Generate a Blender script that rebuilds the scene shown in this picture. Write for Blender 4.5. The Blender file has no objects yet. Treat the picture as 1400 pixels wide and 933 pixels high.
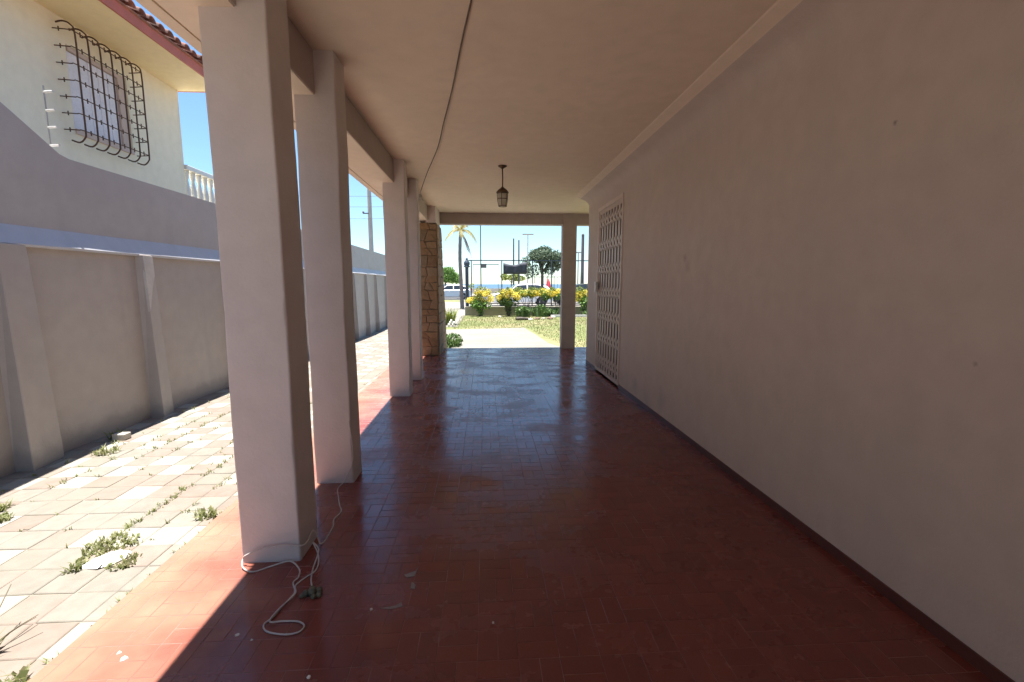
import bpy, bmesh, math, random
from mathutils import Vector, Matrix
R = math.radians
random.seed(11)
scene = bpy.context.scene
col = scene.collection
# ------------------------------------------------------------------ camera
H = 1.2
F = 612.0
PITCH = math.atan(78 / F)
YAW = math.atan(37 * math.cos(PITCH) / F)
cam_d = bpy.data.cameras.new('camera')
cam_d.sensor_width = 36.0
cam_d.lens = F / 1400 * 36
cam_d.clip_start = 0.05
cam_d.clip_end = 9000
cam = bpy.data.objects.new('camera', cam_d)
col.objects.link(cam)
cam.location = (0, 0, H)
cam.rotation_euler = (R(90) - PITCH, 0, -YAW)
scene.camera = cam
# ------------------------------------------------------------------ sky, sun, exposure
SUN = Vector((-0.112, 0.012, 1.0)).normalized()
elev = math.asin(SUN.z)
azim = math.atan2(SUN.x, SUN.y)
world = bpy.data.worlds.new('World')
scene.world = world
world.use_nodes = True
wn = world.node_tree
bg = wn.nodes['Background']
sky = wn.nodes.new('ShaderNodeTexSky')
sky.sky_type = 'NISHITA'
sky.sun_disc = False
sky.sun_elevation = elev
sky.sun_rotation = azim
sky.altitude = 0
sky.air_density = 1.0
sky.dust_density = 0.1
sky.ozone_density = 1.1
tint = wn.nodes.new('ShaderNodeMix')
tint.data_type = 'RGBA'
tint.blend_type = 'MULTIPLY'
tint.inputs[0].default_value = 1.0
tint.inputs[7].default_value = (0.84, 1.0, 1.10, 1)
wn.links.new(sky.outputs[0], tint.inputs[6])
wn.links.new(tint.outputs[2], bg.inputs[0])
bg.inputs[1].default_value = 0.062
sun_d = bpy.data.lights.new('sun', 'SUN')
sun_d.energy = 4.8
sun_d.angle = R(0.53)
sun_d.color = (1.0, 0.955, 0.89)
sun = bpy.data.objects.new('sun', sun_d)
col.objects.link(sun)
sun.location = (-3, 3, 20)
sun.rotation_euler = SUN.to_track_quat('Z', 'Y').to_euler()
scene.view_settings.view_transform = 'Standard'
scene.view_settings.look = 'None'
scene.view_settings.exposure = 1.82
scene.view_settings.gamma = 1.0
scene.render.engine = 'CYCLES'
scene.cycles.use_denoising = True
scene.cycles.max_bounces = 14
scene.cycles.diffuse_bounces = 8
scene.cycles.glossy_bounces = 4
scene.cycles.sample_clamp_indirect = 6.0

# ------------------------------------------------------------------ materials
def nd(nt, kind, **kw):
    n = nt.nodes.new(kind)
    for k, v in kw.items():
        setattr(n, k, v)
    return n


def mix(nt, fac, a, b, mode='MIX'):
    n = nt.nodes.new('ShaderNodeMix')
    n.data_type = 'RGBA'
    n.blend_type = mode
    n.clamp_factor = True
    for sock, v in ((n.inputs[0], fac), (n.inputs[6], a), (n.inputs[7], b)):
        if isinstance(v, (int, float)):
            sock.default_value = v
        elif isinstance(v, (tuple, list)):
            sock.default_value = (*v, 1) if len(v) == 3 else v
        else:
            nt.links.new(v, sock)
    return n.outputs[2]


def ramp(nt, fac, lo, hi, v0=0.0, v1=1.0):
    n = nt.nodes.new('ShaderNodeMapRange')
    n.clamp = True
    nt.links.new(fac, n.inputs[0])
    n.inputs[1].default_value = lo
    n.inputs[2].default_value = hi
    n.inputs[3].default_value = v0
    n.inputs[4].default_value = v1
    return n.outputs[0]


def noise(nt, scale, detail=4, rough=0.55, coord='Object', stretch=None, dist=0.0):
    tc = nt.nodes.new('ShaderNodeTexCoord')
    src = tc.outputs[coord]
    if stretch:
        mp = nt.nodes.new('ShaderNodeMapping')
        mp.inputs['Scale'].default_value = stretch
        nt.links.new(src, mp.inputs[0])
        src = mp.outputs[0]
    n = nt.nodes.new('ShaderNodeTexNoise')
    n.inputs['Scale'].default_value = scale
    n.inputs['Detail'].default_value = detail
    n.inputs['Roughness'].default_value = rough
    n.inputs['Distortion'].default_value = dist
    nt.links.new(src, n.inputs['Vector'])
    return n.outputs['Fac']


def wpos_noise(nt, scale, detail=4, stretch=None):
    g = nt.nodes.new('ShaderNodeNewGeometry')
    src = g.outputs['Position']
    if stretch:
        mp = nt.nodes.new('ShaderNodeMapping')
        mp.inputs['Scale'].default_value = stretch
        nt.links.new(src, mp.inputs[0])
        src = mp.outputs[0]
    n = nt.nodes.new('ShaderNodeTexNoise')
    n.inputs['Scale'].default_value = scale
    n.inputs['Detail'].default_value = detail
    nt.links.new(src, n.inputs['Vector'])
    return n.outputs['Fac']


def rand(nt):
    """one random number per piece: the object's and the mesh island's together"""
    oi = nt.nodes.new('ShaderNodeObjectInfo')
    g = nt.nodes.new('ShaderNodeNewGeometry')
    a = nt.nodes.new('ShaderNodeMath')
    a.operation = 'ADD'
    nt.links.new(oi.outputs['Random'], a.inputs[0])
    nt.links.new(g.outputs['Random Per Island'], a.inputs[1])
    f = nt.nodes.new('ShaderNodeMath')
    f.operation = 'FRACT'
    nt.links.new(a.outputs[0], f.inputs[0])
    return f.outputs[0]


def bump(nt, bsdf, h, strength=0.2, dist=0.01):
    b = nt.nodes.new('ShaderNodeBump')
    b.inputs['Strength'].default_value = strength
    b.inputs['Distance'].default_value = dist
    nt.links.new(h, b.inputs['Height'])
    nt.links.new(b.outputs[0], bsdf.inputs['Normal'])


def newmat(name):
    m = bpy.data.materials.new(name)
    m.use_nodes = True
    nt = m.node_tree
    return m, nt, nt.nodes['Principled BSDF']


def mat(name, c, c2=None, scale=3.0, rough=0.6, metal=0.0, bmp=0.0, bscale=60, vary=0.0, spec=0.5, fine=0.06):
    m, nt, p = newmat(name)
    c2 = c2 or tuple(x * 0.8 for x in c)
    f = ramp(nt, wpos_noise(nt, scale, 5), 0.35, 0.65)
    out = mix(nt, f, c, c2)
    if fine:
        out = mix(nt, ramp(nt, wpos_noise(nt, scale * 14, 3), 0.3, 0.7), out, mix(nt, 1.0, out, (1 - fine * 2,) * 3, 'MULTIPLY'))
    if vary:
        r = rand(nt)
        out = mix(nt, r, mix(nt, 1.0, out, (1 - vary,) * 3, 'MULTIPLY'), mix(nt, 1.0, out, (1 + vary,) * 3, 'MULTIPLY'))
    nt.links.new(out, p.inputs['Base Color'])
    p.inputs['Roughness'].default_value = rough
    p.inputs['Metallic'].default_value = metal
    p.inputs['Specular IOR Level'].default_value = spec
    if bmp:
        bump(nt, p, wpos_noise(nt, bscale, 4), bmp, 0.01)
    return m


def wallmat(name, c, c2, streak=None, spots=None, bmp=0.25, rough=0.75, marks=(), base=None):
    """painted render: broad clouding, rain streaks, trowel relief"""
    m, nt, p = newmat(name)
    out = mix(nt, ramp(nt, wpos_noise(nt, 0.9, 6), 0.35, 0.68), c, c2)
    out = mix(nt, ramp(nt, wpos_noise(nt, 9, 5), 0.35, 0.75, 0, 0.35), out, tuple(x * 0.82 for x in c2))
    if streak:
        s = ramp(nt, wpos_noise(nt, 2.2, 6, (1.6, 1.6, 0.22)), 0.56, 0.72, 0, 0.5)
        out = mix(nt, s, out, streak)
    if spots:
        s = ramp(nt, wpos_noise(nt, 3.4, 3), 0.66, 0.74, 0, 0.7)
        out = mix(nt, s, out, spots)
    if base:      # splashed, rubbed band along the foot
        g = nt.nodes.new('ShaderNodeNewGeometry')
        sp = nt.nodes.new('ShaderNodeSeparateXYZ')
        nt.links.new(g.outputs['Position'], sp.inputs[0])
        e = nd(nt, 'ShaderNodeMath', operation='MULTIPLY_ADD')
        nt.links.new(wpos_noise(nt, 7, 6), e.inputs[0])
        e.inputs[1].default_value = -0.30
        nt.links.new(sp.outputs[2], e.inputs[2])
        out = mix(nt, ramp(nt, e.outputs[0], -0.02, -0.12, 0, 0.75), out, base)
    for (pos, rad, cc, amt) in marks:
        g = nt.nodes.new('ShaderNodeNewGeometry')
        v = nt.nodes.new('ShaderNodeVectorMath')
        v.operation = 'DISTANCE'
        nt.links.new(g.outputs['Position'], v.inputs[0])
        v.inputs[1].default_value = pos
        w = nd(nt, 'ShaderNodeMath', operation='MULTIPLY_ADD')
        nt.links.new(wpos_noise(nt, 2.2 / rad * 0.6, 5), w.inputs[0])
        w.inputs[1].default_value = rad * 1.3
        nt.links.new(v.outputs['Value'], w.inputs[2])
        out = mix(nt, ramp(nt, w.outputs[0], rad * 1.75, rad * 0.7, 0, amt), out, cc)
    nt.links.new(out, p.inputs['Base Color'])
    nt.links.new(ramp(nt, wpos_noise(nt, 5, 3), 0.3, 0.7, rough - 0.12, rough + 0.1), p.inputs['Roughness'])
    h = nd(nt, 'ShaderNodeMath', operation='ADD')
    nt.links.new(wpos_noise(nt, 70, 4), h.inputs[0])
    nt.links.new(ramp(nt, wpos_noise(nt, 6, 3), 0.2, 0.8, 0, 2.2), h.inputs[1])
    bump(nt, p, h.outputs[0], bmp, 0.006)
    return m


M = {}
M['veranda_paint'] = wallmat('veranda_paint', (0.62, 0.53, 0.475), (0.575, 0.49, 0.44), streak=(0.545, 0.47, 0.425), marks=(
    ((1.54, 1.68, 1.80), 0.012, (0.08, 0.05, 0.04), 0.7), ((1.54, 3.42, 1.40), 0.035, (0.34, 0.24, 0.20), 0.6), ((1.54, 3.36, 1.33), 0.05, (0.40, 0.31, 0.27), 0.4),
    ((1.54, 4.45, 0.16), 0.10, (0.36, 0.34, 0.36), 0.6), ((1.54, 3.75, 0.18), 0.13, (0.40, 0.37, 0.38), 0.5), ((1.54, 4.1, 0.08), 0.12, (0.40, 0.37, 0.38), 0.5), ((1.54, 1.30, 0.95), 0.010, (0.30, 0.24, 0.2), 0.7)))
M['column_paint'] = wallmat('column_paint', (0.635, 0.565, 0.545), (0.59, 0.525, 0.505), streak=(0.53, 0.475, 0.46), base=(0.46, 0.45, 0.46))
M['ceiling_paint'] = wallmat('ceiling_paint', (0.81, 0.69, 0.555), (0.76, 0.645, 0.515), bmp=0.12)
M['beam_paint'] = wallmat('beam_paint', (0.46, 0.385, 0.355), (0.42, 0.35, 0.32), bmp=0.15)
M['wall_paint'] = wallmat('wall_paint', (0.41, 0.365, 0.335), (0.37, 0.33, 0.305), streak=(0.31, 0.285, 0.27), base=(0.27, 0.25, 0.235))
M['upper_wall_paint'] = wallmat('upper_wall_paint', (0.415, 0.395, 0.39), (0.385, 0.365, 0.362), streak=(0.33, 0.315, 0.312), spots=(0.31, 0.29, 0.29))
M['coping'] = wallmat('coping_paint', (0.50, 0.51, 0.54), (0.44, 0.45, 0.49), streak=(0.35, 0.36, 0.38))
M['cream'] = wallmat('cream_paint', (0.80, 0.75, 0.60), (0.76, 0.71, 0.56), streak=(0.66, 0.60, 0.47))
M['ochre_soffit'] = wallmat('ochre_soffit', (0.78, 0.66, 0.40), (0.74, 0.61, 0.36))
M['white_paint'] = mat('white_paint', (0.78, 0.77, 0.74), (0.70, 0.69, 0.66), 6, 0.45)
M['lattice_paint'] = mat('lattice_paint', (0.74, 0.64, 0.58), (0.68, 0.585, 0.53), 9, 0.5)
M['curtain'] = mat('curtain_white', (0.84, 0.84, 0.90), (0.78, 0.78, 0.85), 3, 0.8)
M['window_wood'] = mat('window_wood', (0.62, 0.49, 0.42), (0.56, 0.44, 0.38), 8, 0.6)
M['rusty_iron'] = mat('rusty_iron', (0.075, 0.05, 0.035), (0.13, 0.06, 0.03), 14, 0.65, 0.3)
M['fascia'] = mat('fascia_red', (0.50, 0.135, 0.08), (0.42, 0.115, 0.07), 5, 0.6)
M['roof_tile'] = mat('roof_tile_clay', (0.30, 0.12, 0.075), (0.16, 0.09, 0.07), 6, 0.8, bmp=0.3, vary=0.25)
M['skirting'] = mat('skirting_red', (0.12, 0.042, 0.035), (0.09, 0.035, 0.03), 8, 0.4)
M['gate_door'] = mat('gate_door', (0.20, 0.13, 0.10), (0.16, 0.105, 0.08), 6, 0.5)
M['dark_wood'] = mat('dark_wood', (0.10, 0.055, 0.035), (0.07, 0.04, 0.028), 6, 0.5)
M['brass'] = mat('old_brass', (0.16, 0.10, 0.055), (0.10, 0.065, 0.04), 20, 0.45, 0.7)
M['frosted'] = None
M['dark_cable'] = mat('dark_cable', (0.11, 0.075, 0.055), (0.15, 0.10, 0.075), 20, 0.6)
M['white_cable'] = mat('white_cable', (0.55, 0.52, 0.49), (0.46, 0.43, 0.41), 20, 0.5)
M['olive_plug'] = mat('olive_plug', (0.16, 0.15, 0.085), (0.07, 0.07, 0.05), 45, 0.6)
M['insulator'] = mat('insulator', (0.75, 0.74, 0.70), None, 8, 0.35)
M['galvanised'] = mat('galvanised', (0.42, 0.41, 0.39), None, 8, 0.5, 0.6)
M['fence_iron'] = mat('fence_iron', (0.05, 0.065, 0.095), (0.065, 0.08, 0.11), 6, 0.45, 0.2)
M['banner'] = mat('banner_cloth', (0.055, 0.06, 0.08), (0.045, 0.05, 0.068), 3, 0.75)
M['concrete'] = mat('concrete', (0.46, 0.42, 0.37), (0.38, 0.35, 0.30), 1.4, 0.85, bmp=0.3)
M['plinth'] = mat('plinth_render', (0.37, 0.35, 0.28), (0.27, 0.26, 0.20), 1.2, 0.85, bmp=0.3)
M['garden_path'] = mat('path_concrete', (0.215, 0.20, 0.175), (0.18, 0.168, 0.145), 0.9, 0.85, bmp=0.25)
M['sidewalk'] = mat('sidewalk_concrete', (0.22, 0.198, 0.178), (0.185, 0.168, 0.15), 0.35, 0.85)
M['asphalt'] = mat('asphalt', (0.060, 0.060, 0.062), (0.048, 0.048, 0.05), 0.4, 0.9)
M['road_line'] = mat('road_line', (0.75, 0.73, 0.66), None, 3, 0.7)
M['sand'] = mat('sand', (0.55, 0.46, 0.34), (0.48, 0.40, 0.29), 0.15, 0.95)
M['earth'] = mat('earth', (0.26, 0.21, 0.15), (0.20, 0.17, 0.11), 0.5, 0.95)
M['sea'] = mat('sea_water', (0.05, 0.10, 0.15), (0.06, 0.115, 0.165), 0.02, 0.4, bmp=0.6, bscale=0.6, spec=0.25)
M['mortar'] = mat('stone_mortar', (0.25, 0.185, 0.125), (0.19, 0.14, 0.095), 9, 0.9, bmp=0.4)
M['bark'] = mat('bark', (0.13, 0.105, 0.085), (0.08, 0.065, 0.055), 6, 0.9, bmp=0.6, bscale=18)
M['palm_bark'] = mat('palm_bark', (0.22, 0.19, 0.17), (0.15, 0.13, 0.12), 5, 0.9, bmp=0.6, bscale=14)
M['pole_concrete'] = mat('pole_concrete', (0.42, 0.40, 0.38), (0.36, 0.34, 0.33), 1.5, 0.85)
M['pole_dark'] = mat('pole_dark', (0.15, 0.14, 0.14), (0.12, 0.11, 0.11), 1.5, 0.8)
M['car_white'] = mat('car_white', (0.82, 0.82, 0.82), (0.80, 0.80, 0.80), 1, 0.25, fine=0)
M['car_dark'] = mat('car_dark', (0.035, 0.045, 0.04), None, 1, 0.3, fine=0)
M['car_glass'] = mat('car_glass', (0.03, 0.04, 0.05), None, 1, 0.06, fine=0)
M['rubber'] = mat('rubber', (0.022, 0.022, 0.022), None, 4, 0.85)
M['rim'] = mat('rim_alloy', (0.45, 0.45, 0.46), None, 4, 0.35, 0.8)
M['tail_red'] = mat('tail_red', (0.45, 0.02, 0.015), None, 4, 0.3)
M['lamp_clear'] = mat('lamp_clear', (0.7, 0.72, 0.74), None, 4, 0.15)
M['red_cloth'] = mat('red_cloth', (0.62, 0.05, 0.07), (0.55, 0.04, 0.06), 3, 0.8)
M['terracotta'] = mat('terracotta', (0.34, 0.12, 0.07), (0.27, 0.10, 0.065), 5, 0.8)
M['chip'] = mat('plaster_chip', (0.75, 0.72, 0.66), (0.66, 0.62, 0.56), 30, 0.9)
M['sunlit_render'] = mat('sunlit_render', (0.58, 0.55, 0.51), (0.50, 0.47, 0.44), 9, 0.9)
M['patch'] = mat('mortar_patch', (0.30, 0.25, 0.22), (0.22, 0.17, 0.15), 40, 0.8)
M['rock'] = mat('rock', (0.25, 0.16, 0.11), (0.16, 0.10, 0.075), 7, 0.9, bmp=0.5, vary=0.3)
M['pale_rock'] = mat('pale_rock', (0.50, 0.46, 0.40), (0.40, 0.37, 0.32), 7, 0.9, bmp=0.5, vary=0.2)


def pieces(name, cols, rough=(0.5, 0.8), bmp=0.3, bscale=40, dirt=None):
    """material of separate pieces: each takes its own tone out of cols"""
    m, nt, p = newmat(name)
    r = rand(nt)
    cr = nt.nodes.new('ShaderNodeValToRGB')
    cr.color_ramp.interpolation = 'LINEAR'
    els = cr.color_ramp.elements
    while len(els) < len(cols):
        els.new(0.5)
    for i, c in enumerate(cols):
        els[i].position = i / (len(cols) - 1)
        els[i].color = (*c, 1)
    nt.links.new(r, cr.inputs[0])
    out = cr.outputs[0]
    out = mix(nt, ramp(nt, wpos_noise(nt, 18, 5), 0.35, 0.7, 0, 0.5), out, mix(nt, 1.0, out, (0.72, 0.70, 0.68), 'MULTIPLY'))
    if dirt:
        out = mix(nt, ramp(nt, wpos_noise(nt, 2.3, 6), 0.50, 0.68, 0, 0.7), out, dirt)
    nt.links.new(out, p.inputs['Base Color'])
    nt.links.new(ramp(nt, wpos_noise(nt, 6, 3), 0.3, 0.7, rough[0], rough[1]), p.inputs['Roughness'])
    bump(nt, p, wpos_noise(nt, bscale, 5), bmp, 0.008)
    return m


M['stone'] = pieces('stone', [(0.20, 0.125, 0.07), (0.29, 0.18, 0.095), (0.25, 0.17, 0.10), (0.32, 0.21, 0.12), (0.22, 0.165, 0.105)], (0.75, 0.95), 0.7, 30)
M['paver_white'] = pieces('paver_white', [(0.255, 0.242, 0.208), (0.295, 0.28, 0.243)], (0.75, 0.95), 0.4, 50, (0.28, 0.25, 0.20))
M['paver_pink'] = pieces('paver_pink', [(0.182, 0.145, 0.119), (0.205, 0.166, 0.138)], (0.75, 0.95), 0.4, 50, (0.18, 0.16, 0.128))
M['paver_grey'] = pieces('paver_grey', [(0.178, 0.163, 0.136), (0.200, 0.185, 0.157)], (0.75, 0.95), 0.4, 50, (0.178, 0.16, 0.128))
M['joint_soil'] = mat('joint_soil', (0.25, 0.225, 0.185), (0.18, 0.16, 0.125), 6, 0.95, bmp=0.4)


def tilemat():
    m, nt, p = newmat('red_tile')
    r = rand(nt)
    c = mix(nt, r, (0.200, 0.048, 0.036), (0.160, 0.039, 0.031))
    # worn and faded patches, dust in the scuffs
    c = mix(nt, ramp(nt, wpos_noise(nt, 1.1, 6), 0.40, 0.75, 0, 0.35), c, (0.15, 0.045, 0.034))
    c = mix(nt, ramp(nt, wpos_noise(nt, 16, 6), 0.55, 0.85, 0, 0.12), c, (0.27, 0.13, 0.105))
    # dusty peach painting in sun glare along the driveway edge, thinning towards the house
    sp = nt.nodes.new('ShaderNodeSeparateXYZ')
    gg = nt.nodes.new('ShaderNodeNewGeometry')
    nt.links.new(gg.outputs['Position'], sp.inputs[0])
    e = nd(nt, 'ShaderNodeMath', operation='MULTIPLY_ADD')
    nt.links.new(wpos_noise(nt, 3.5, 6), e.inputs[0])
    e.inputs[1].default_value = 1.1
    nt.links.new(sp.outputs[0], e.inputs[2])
    sun_pale = ramp(nt, e.outputs[0], -0.25, -0.95, 0.0, 0.62)
    c = mix(nt, sun_pale, c, (0.47, 0.27, 0.185))
    nt.links.new(c, p.inputs['Base Color'])
    ro = ramp(nt, wpos_noise(nt, 2.0, 6, (1.0, 1.6, 1.0)), 0.36, 0.64, 0.08, 0.30)
    ro2 = ramp(nt, wpos_noise(nt, 22, 5), 0.40, 0.80, 0.0, 0.10)
    a = nd(nt, 'ShaderNodeMath', operation='ADD')
    nt.links.new(ro, a.inputs[0])
    nt.links.new(ro2, a.inputs[1])
    b = nd(nt, 'ShaderNodeMath', operation='MULTIPLY_ADD')
    nt.links.new(r, b.inputs[0])
    b.inputs[1].default_value = 0.05
    nt.links.new(a.outputs[0], b.inputs[2])
    nt.links.new(b.outputs[0], p.inputs['Roughness'])
    p.inputs['Specular IOR Level'].default_value = 0.5
    h = nd(nt, 'ShaderNodeMath', operation='ADD')
    nt.links.new(ramp(nt, wpos_noise(nt, 5, 3), 0.2, 0.8, 0, 2.0), h.inputs[0])
    nt.links.new(wpos_noise(nt, 60, 3), h.inputs[1])
    bump(nt, p, h.outputs[0], 0.10, 0.004)
    return m


def groutmat():
    m, nt, p = newmat('red_grout')
    c = mix(nt, ramp(nt, wpos_noise(nt, 7, 5), 0.40, 0.62), (0.18, 0.056, 0.042), (0.29, 0.15, 0.12))
    nt.links.new(c, p.inputs['Base Color'])
    p.inputs['Roughness'].default_value = 0.7
    return m


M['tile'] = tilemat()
M['grout'] = groutmat()


def leafmat(name, cols, trans=0.25):
    m, nt, p = newmat(name)
    r = rand(nt)
    cr = nt.nodes.new('ShaderNodeValToRGB')
    els = cr.color_ramp.elements
    while len(els) < len(cols):
        els.new(0.5)
    for i, c in enumerate(cols):
        els[i].position = i / (len(cols) - 1)
        els[i].color = (*c, 1)
    nt.links.new(r, cr.inputs[0])
    nt.links.new(cr.outputs[0], p.inputs['Base Color'])
    p.inputs['Roughness'].default_value = 0.55
    t = nt.nodes.new('ShaderNodeBsdfTranslucent')
    nt.links.new(cr.outputs[0], t.inputs[0])
    ms = nt.nodes.new('ShaderNodeMixShader')
    ms.inputs[0].default_value = trans
    nt.links.new(p.outputs[0], ms.inputs[1])
    nt.links.new(t.outputs[0], ms.inputs[2])
    nt.links.new(ms.outputs[0], nt.nodes['Material Output'].inputs[0])
    return m


M['leaf_green'] = leafmat('leaf_green', [(0.045, 0.10, 0.025), (0.09, 0.16, 0.04), (0.12, 0.20, 0.05)])
M['leaf_bright'] = leafmat('leaf_bright', [(0.07, 0.16, 0.03), (0.13, 0.25, 0.05), (0.18, 0.30, 0.06)])
M['leaf_dull'] = leafmat('leaf_dull', [(0.07, 0.105, 0.065), (0.10, 0.145, 0.085), (0.13, 0.175, 0.105)], 0.35)
M['leaf_lime'] = leafmat('leaf_lime', [(0.16, 0.20, 0.035), (0.25, 0.28, 0.05), (0.12, 0.18, 0.04)])
M['flower'] = leafmat('yellow_flower', [(0.72, 0.56, 0.05), (0.78, 0.66, 0.11), (0.74, 0.66, 0.20)], 0.45)
M['grass'] = leafmat('grass_blades', [(0.11, 0.14, 0.04), (0.16, 0.175, 0.055), (0.21, 0.185, 0.08), (0.09, 0.125, 0.03)])
M['weed'] = leafmat('weed_green', [(0.17, 0.20, 0.07), (0.23, 0.25, 0.10), (0.27, 0.26, 0.14)], 0.45)
M['dry_stem'] = mat('dry_stem', (0.20, 0.17, 0.12), (0.14, 0.12, 0.085), 20, 0.8)
M['dry_frond'] = leafmat('dry_frond', [(0.36, 0.30, 0.24), (0.46, 0.42, 0.40), (0.30, 0.24, 0.20)])
M['frosted'] = leafmat('frosted_glass', [(0.80, 0.78, 0.68), (0.78, 0.76, 0.66)], 0.55)
M['palm_leaf'] = leafmat('palm_leaf', [(0.22, 0.20, 0.05), (0.34, 0.26, 0.06), (0.14, 0.16, 0.05)])


def lawnmat():
    m, nt, p = newmat('lawn_ground')
    c = mix(nt, ramp(nt, wpos_noise(nt, 0.55, 6), 0.40, 0.62), (0.14, 0.155, 0.05), (0.23, 0.195, 0.10))
    c = mix(nt, ramp(nt, wpos_noise(nt, 9, 5), 0.40, 0.65, 0, 0.7), c, (0.11, 0.135, 0.04))
    nt.links.new(c, p.inputs['Base Color'])
    p.inputs['Roughness'].default_value = 0.95
    bump(nt, p, wpos_noise(nt, 20, 5), 0.6, 0.03)
    return m


M['lawn'] = lawnmat()

# ------------------------------------------------------------------ mesh helpers
W = {}          # world location of every root / part


class MB:
    def __init__(s):
        s.v, s.f, s.mi, s.sm = [], [], [], []

    def add(s, vs, fs, mi=0, smooth=False):
        o = len(s.v)
        s.v += [tuple(v) for v in vs]
        for f in fs:
            s.f.append([i + o for i in f])
            s.mi.append(mi)
            s.sm.append(smooth)
        return s

    def box(s, x0, x1, y0, y1, z0, z1, mi=0):
        vs = [(x, y, z) for z in (z0, z1) for y in (y0, y1) for x in (x0, x1)]
        return s.add(vs, [(0, 2, 3, 1), (4, 5, 7, 6), (0, 1, 5, 4), (2, 6, 7, 3), (0, 4, 6, 2), (1, 3, 7, 5)], mi)

    def prism(s, poly, axis, a0, a1, mi=0, smooth=False):
        """poly: 2d points; axis 0: (y,z) along x, 1: (x,z) along y, 2: (x,y) along z"""
        def put(p, a):
            return (a, p[0], p[1]) if axis == 0 else (p[0], a, p[1]) if axis == 1 else (p[0], p[1], a)
        n = len(poly)
        vs = [put(p, a0) for p in poly] + [put(p, a1) for p in poly]
        fs = [tuple(range(n - 1, -1, -1)), tuple(range(n, 2 * n))]
        s.add(vs, fs, mi)
        o = len(s.v) - 2 * n
        for i in range(n):
            j = (i + 1) % n
            s.f.append([o + i, o + j, o + n + j, o + n + i])
            s.mi.append(mi)
            s.sm.append(smooth)
        return s

    def tube(s, pts, r, n=6, mi=0, r1=None, cap=True, smooth=True):
        pts = [Vector(p) for p in pts]
        k = len(pts)
        rings = []
        up = Vector((0.13, 0.21, 0.97)).normalized()
        for i, p in enumerate(pts):
            d = (pts[min(i + 1, k - 1)] - pts[max(i - 1, 0)])
            d = d.normalized() if d.length > 1e-9 else Vector((0, 0, 1))
            a = d.cross(up)
            if a.length < 0.05:
                a = d.cross(Vector((1, 0, 0)))
            a.normalize()
            b = d.cross(a)
            rr = r if r1 is None else r + (r1 - r) * i / max(1, k - 1)
            if isinstance(r, (list, tuple)):
                rr = r[i]
            rings.append([p + (a * math.cos(2 * math.pi * j / n) + b * math.sin(2 * math.pi * j / n)) * rr for j in range(n)])
        vs = [q for ring in rings for q in ring]
        fs = []
        for i in range(k - 1):
            for j in range(n):
                fs.append((i * n + j, i * n + (j + 1) % n, (i + 1) * n + (j + 1) % n, (i + 1) * n + j))
        s.add(vs, fs, mi, smooth)
        if cap:
            s.add([*rings[0]], [tuple(range(n))], mi)
            s.add([*rings[-1]], [tuple(range(n - 1, -1, -1))], mi)
        return s

    def lathe(s, prof, c, n=12, mi=0, smooth=True):
        """prof: (radius, z) pairs, about a vertical axis through c"""
        vs = [(c[0] + r * math.cos(2 * math.pi * j / n), c[1] + r * math.sin(2 * math.pi * j / n), c[2] + z) for r, z in prof for j in range(n)]
        fs = [(i * n + j, i * n + (j + 1) % n, (i + 1) * n + (j + 1) % n, (i + 1) * n + j) for i in range(len(prof) - 1) for j in range(n)]
        fs += [tuple(range(n - 1, -1, -1)), tuple(range((len(prof) - 1) * n, len(prof) * n))]
        return s.add(vs, fs, mi, smooth)

    def build(s, name, mats, parent=None, at=(0, 0, 0), bevel=0.0, seg=2, recalc=True):
        """one mesh object; vertices are in world space, `at` is its origin"""
        me = bpy.data.meshes.new(name)
        base = Vector(at)
        me.from_pydata([tuple(Vector(v) - base) for v in s.v], [], s.f)
        if not isinstance(mats, (list, tuple)):
            mats = [mats]
        for m in mats:
            me.materials.append(m)
        me.polygons.foreach_set('material_index', s.mi)
        me.polygons.foreach_set('use_smooth', s.sm)
        if recalc or bevel:
            bm = bmesh.new()
            bm.from_mesh(me)
            if bevel:
                bmesh.ops.remove_doubles(bm, verts=bm.verts, dist=1e-5)
            bmesh.ops.recalc_face_normals(bm, faces=bm.faces)
            if bevel:
                es = [e for e in bm.edges if len(e.link_faces) == 2 and e.calc_face_angle(0) > 0.5]
                bmesh.ops.bevel(bm, geom=es, offset=bevel, segments=seg, profile=0.5, affect='EDGES', clamp_overlap=True)
            bm.to_mesh(me)
            bm.free()
        me.update()
        return link(name, me, parent, base)


def link(name, data, parent=None, base=Vector((0, 0, 0))):
    o = bpy.data.objects.new(name, data)
    col.objects.link(o)
    W[o.name] = Vector(base)
    if parent is not None:
        o.parent = parent
        o.location = Vector(base) - W[parent.name]
    else:
        o.location = base
    return o


def tag(o, label=None, cat=None, group=None, kind=None):
    if label:
        o['label'] = label
    if cat:
        o['category'] = cat
    if group:
        o['group'] = group
    if kind:
        o['kind'] = kind
    return o


def thing(name, label, cat, loc=(0, 0, 0), group=None):
    return tag(link(name, None, None, Vector(loc)), label, cat, group)


def struct(name, mb, m, **kw):
    return tag(mb.build(name, m, **kw), kind='structure')


def smooth_pts(pts, k=6):
    """Catmull-Rom through pts"""
    P = [Vector(p) for p in pts]
    out = []
    for i in range(len(P) - 1):
        p0, p1, p2, p3 = P[max(i - 1, 0)], P[i], P[i + 1], P[min(i + 2, len(P) - 1)]
        for j in range(k):
            t = j / k
            out.append(0.5 * ((2 * p1) + (p2 - p0) * t + (2 * p0 - 5 * p1 + 4 * p2 - p3) * t * t + (3 * p1 - p0 - 3 * p2 + p3) * t ** 3))
    out.append(P[-1])
    return out


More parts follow.
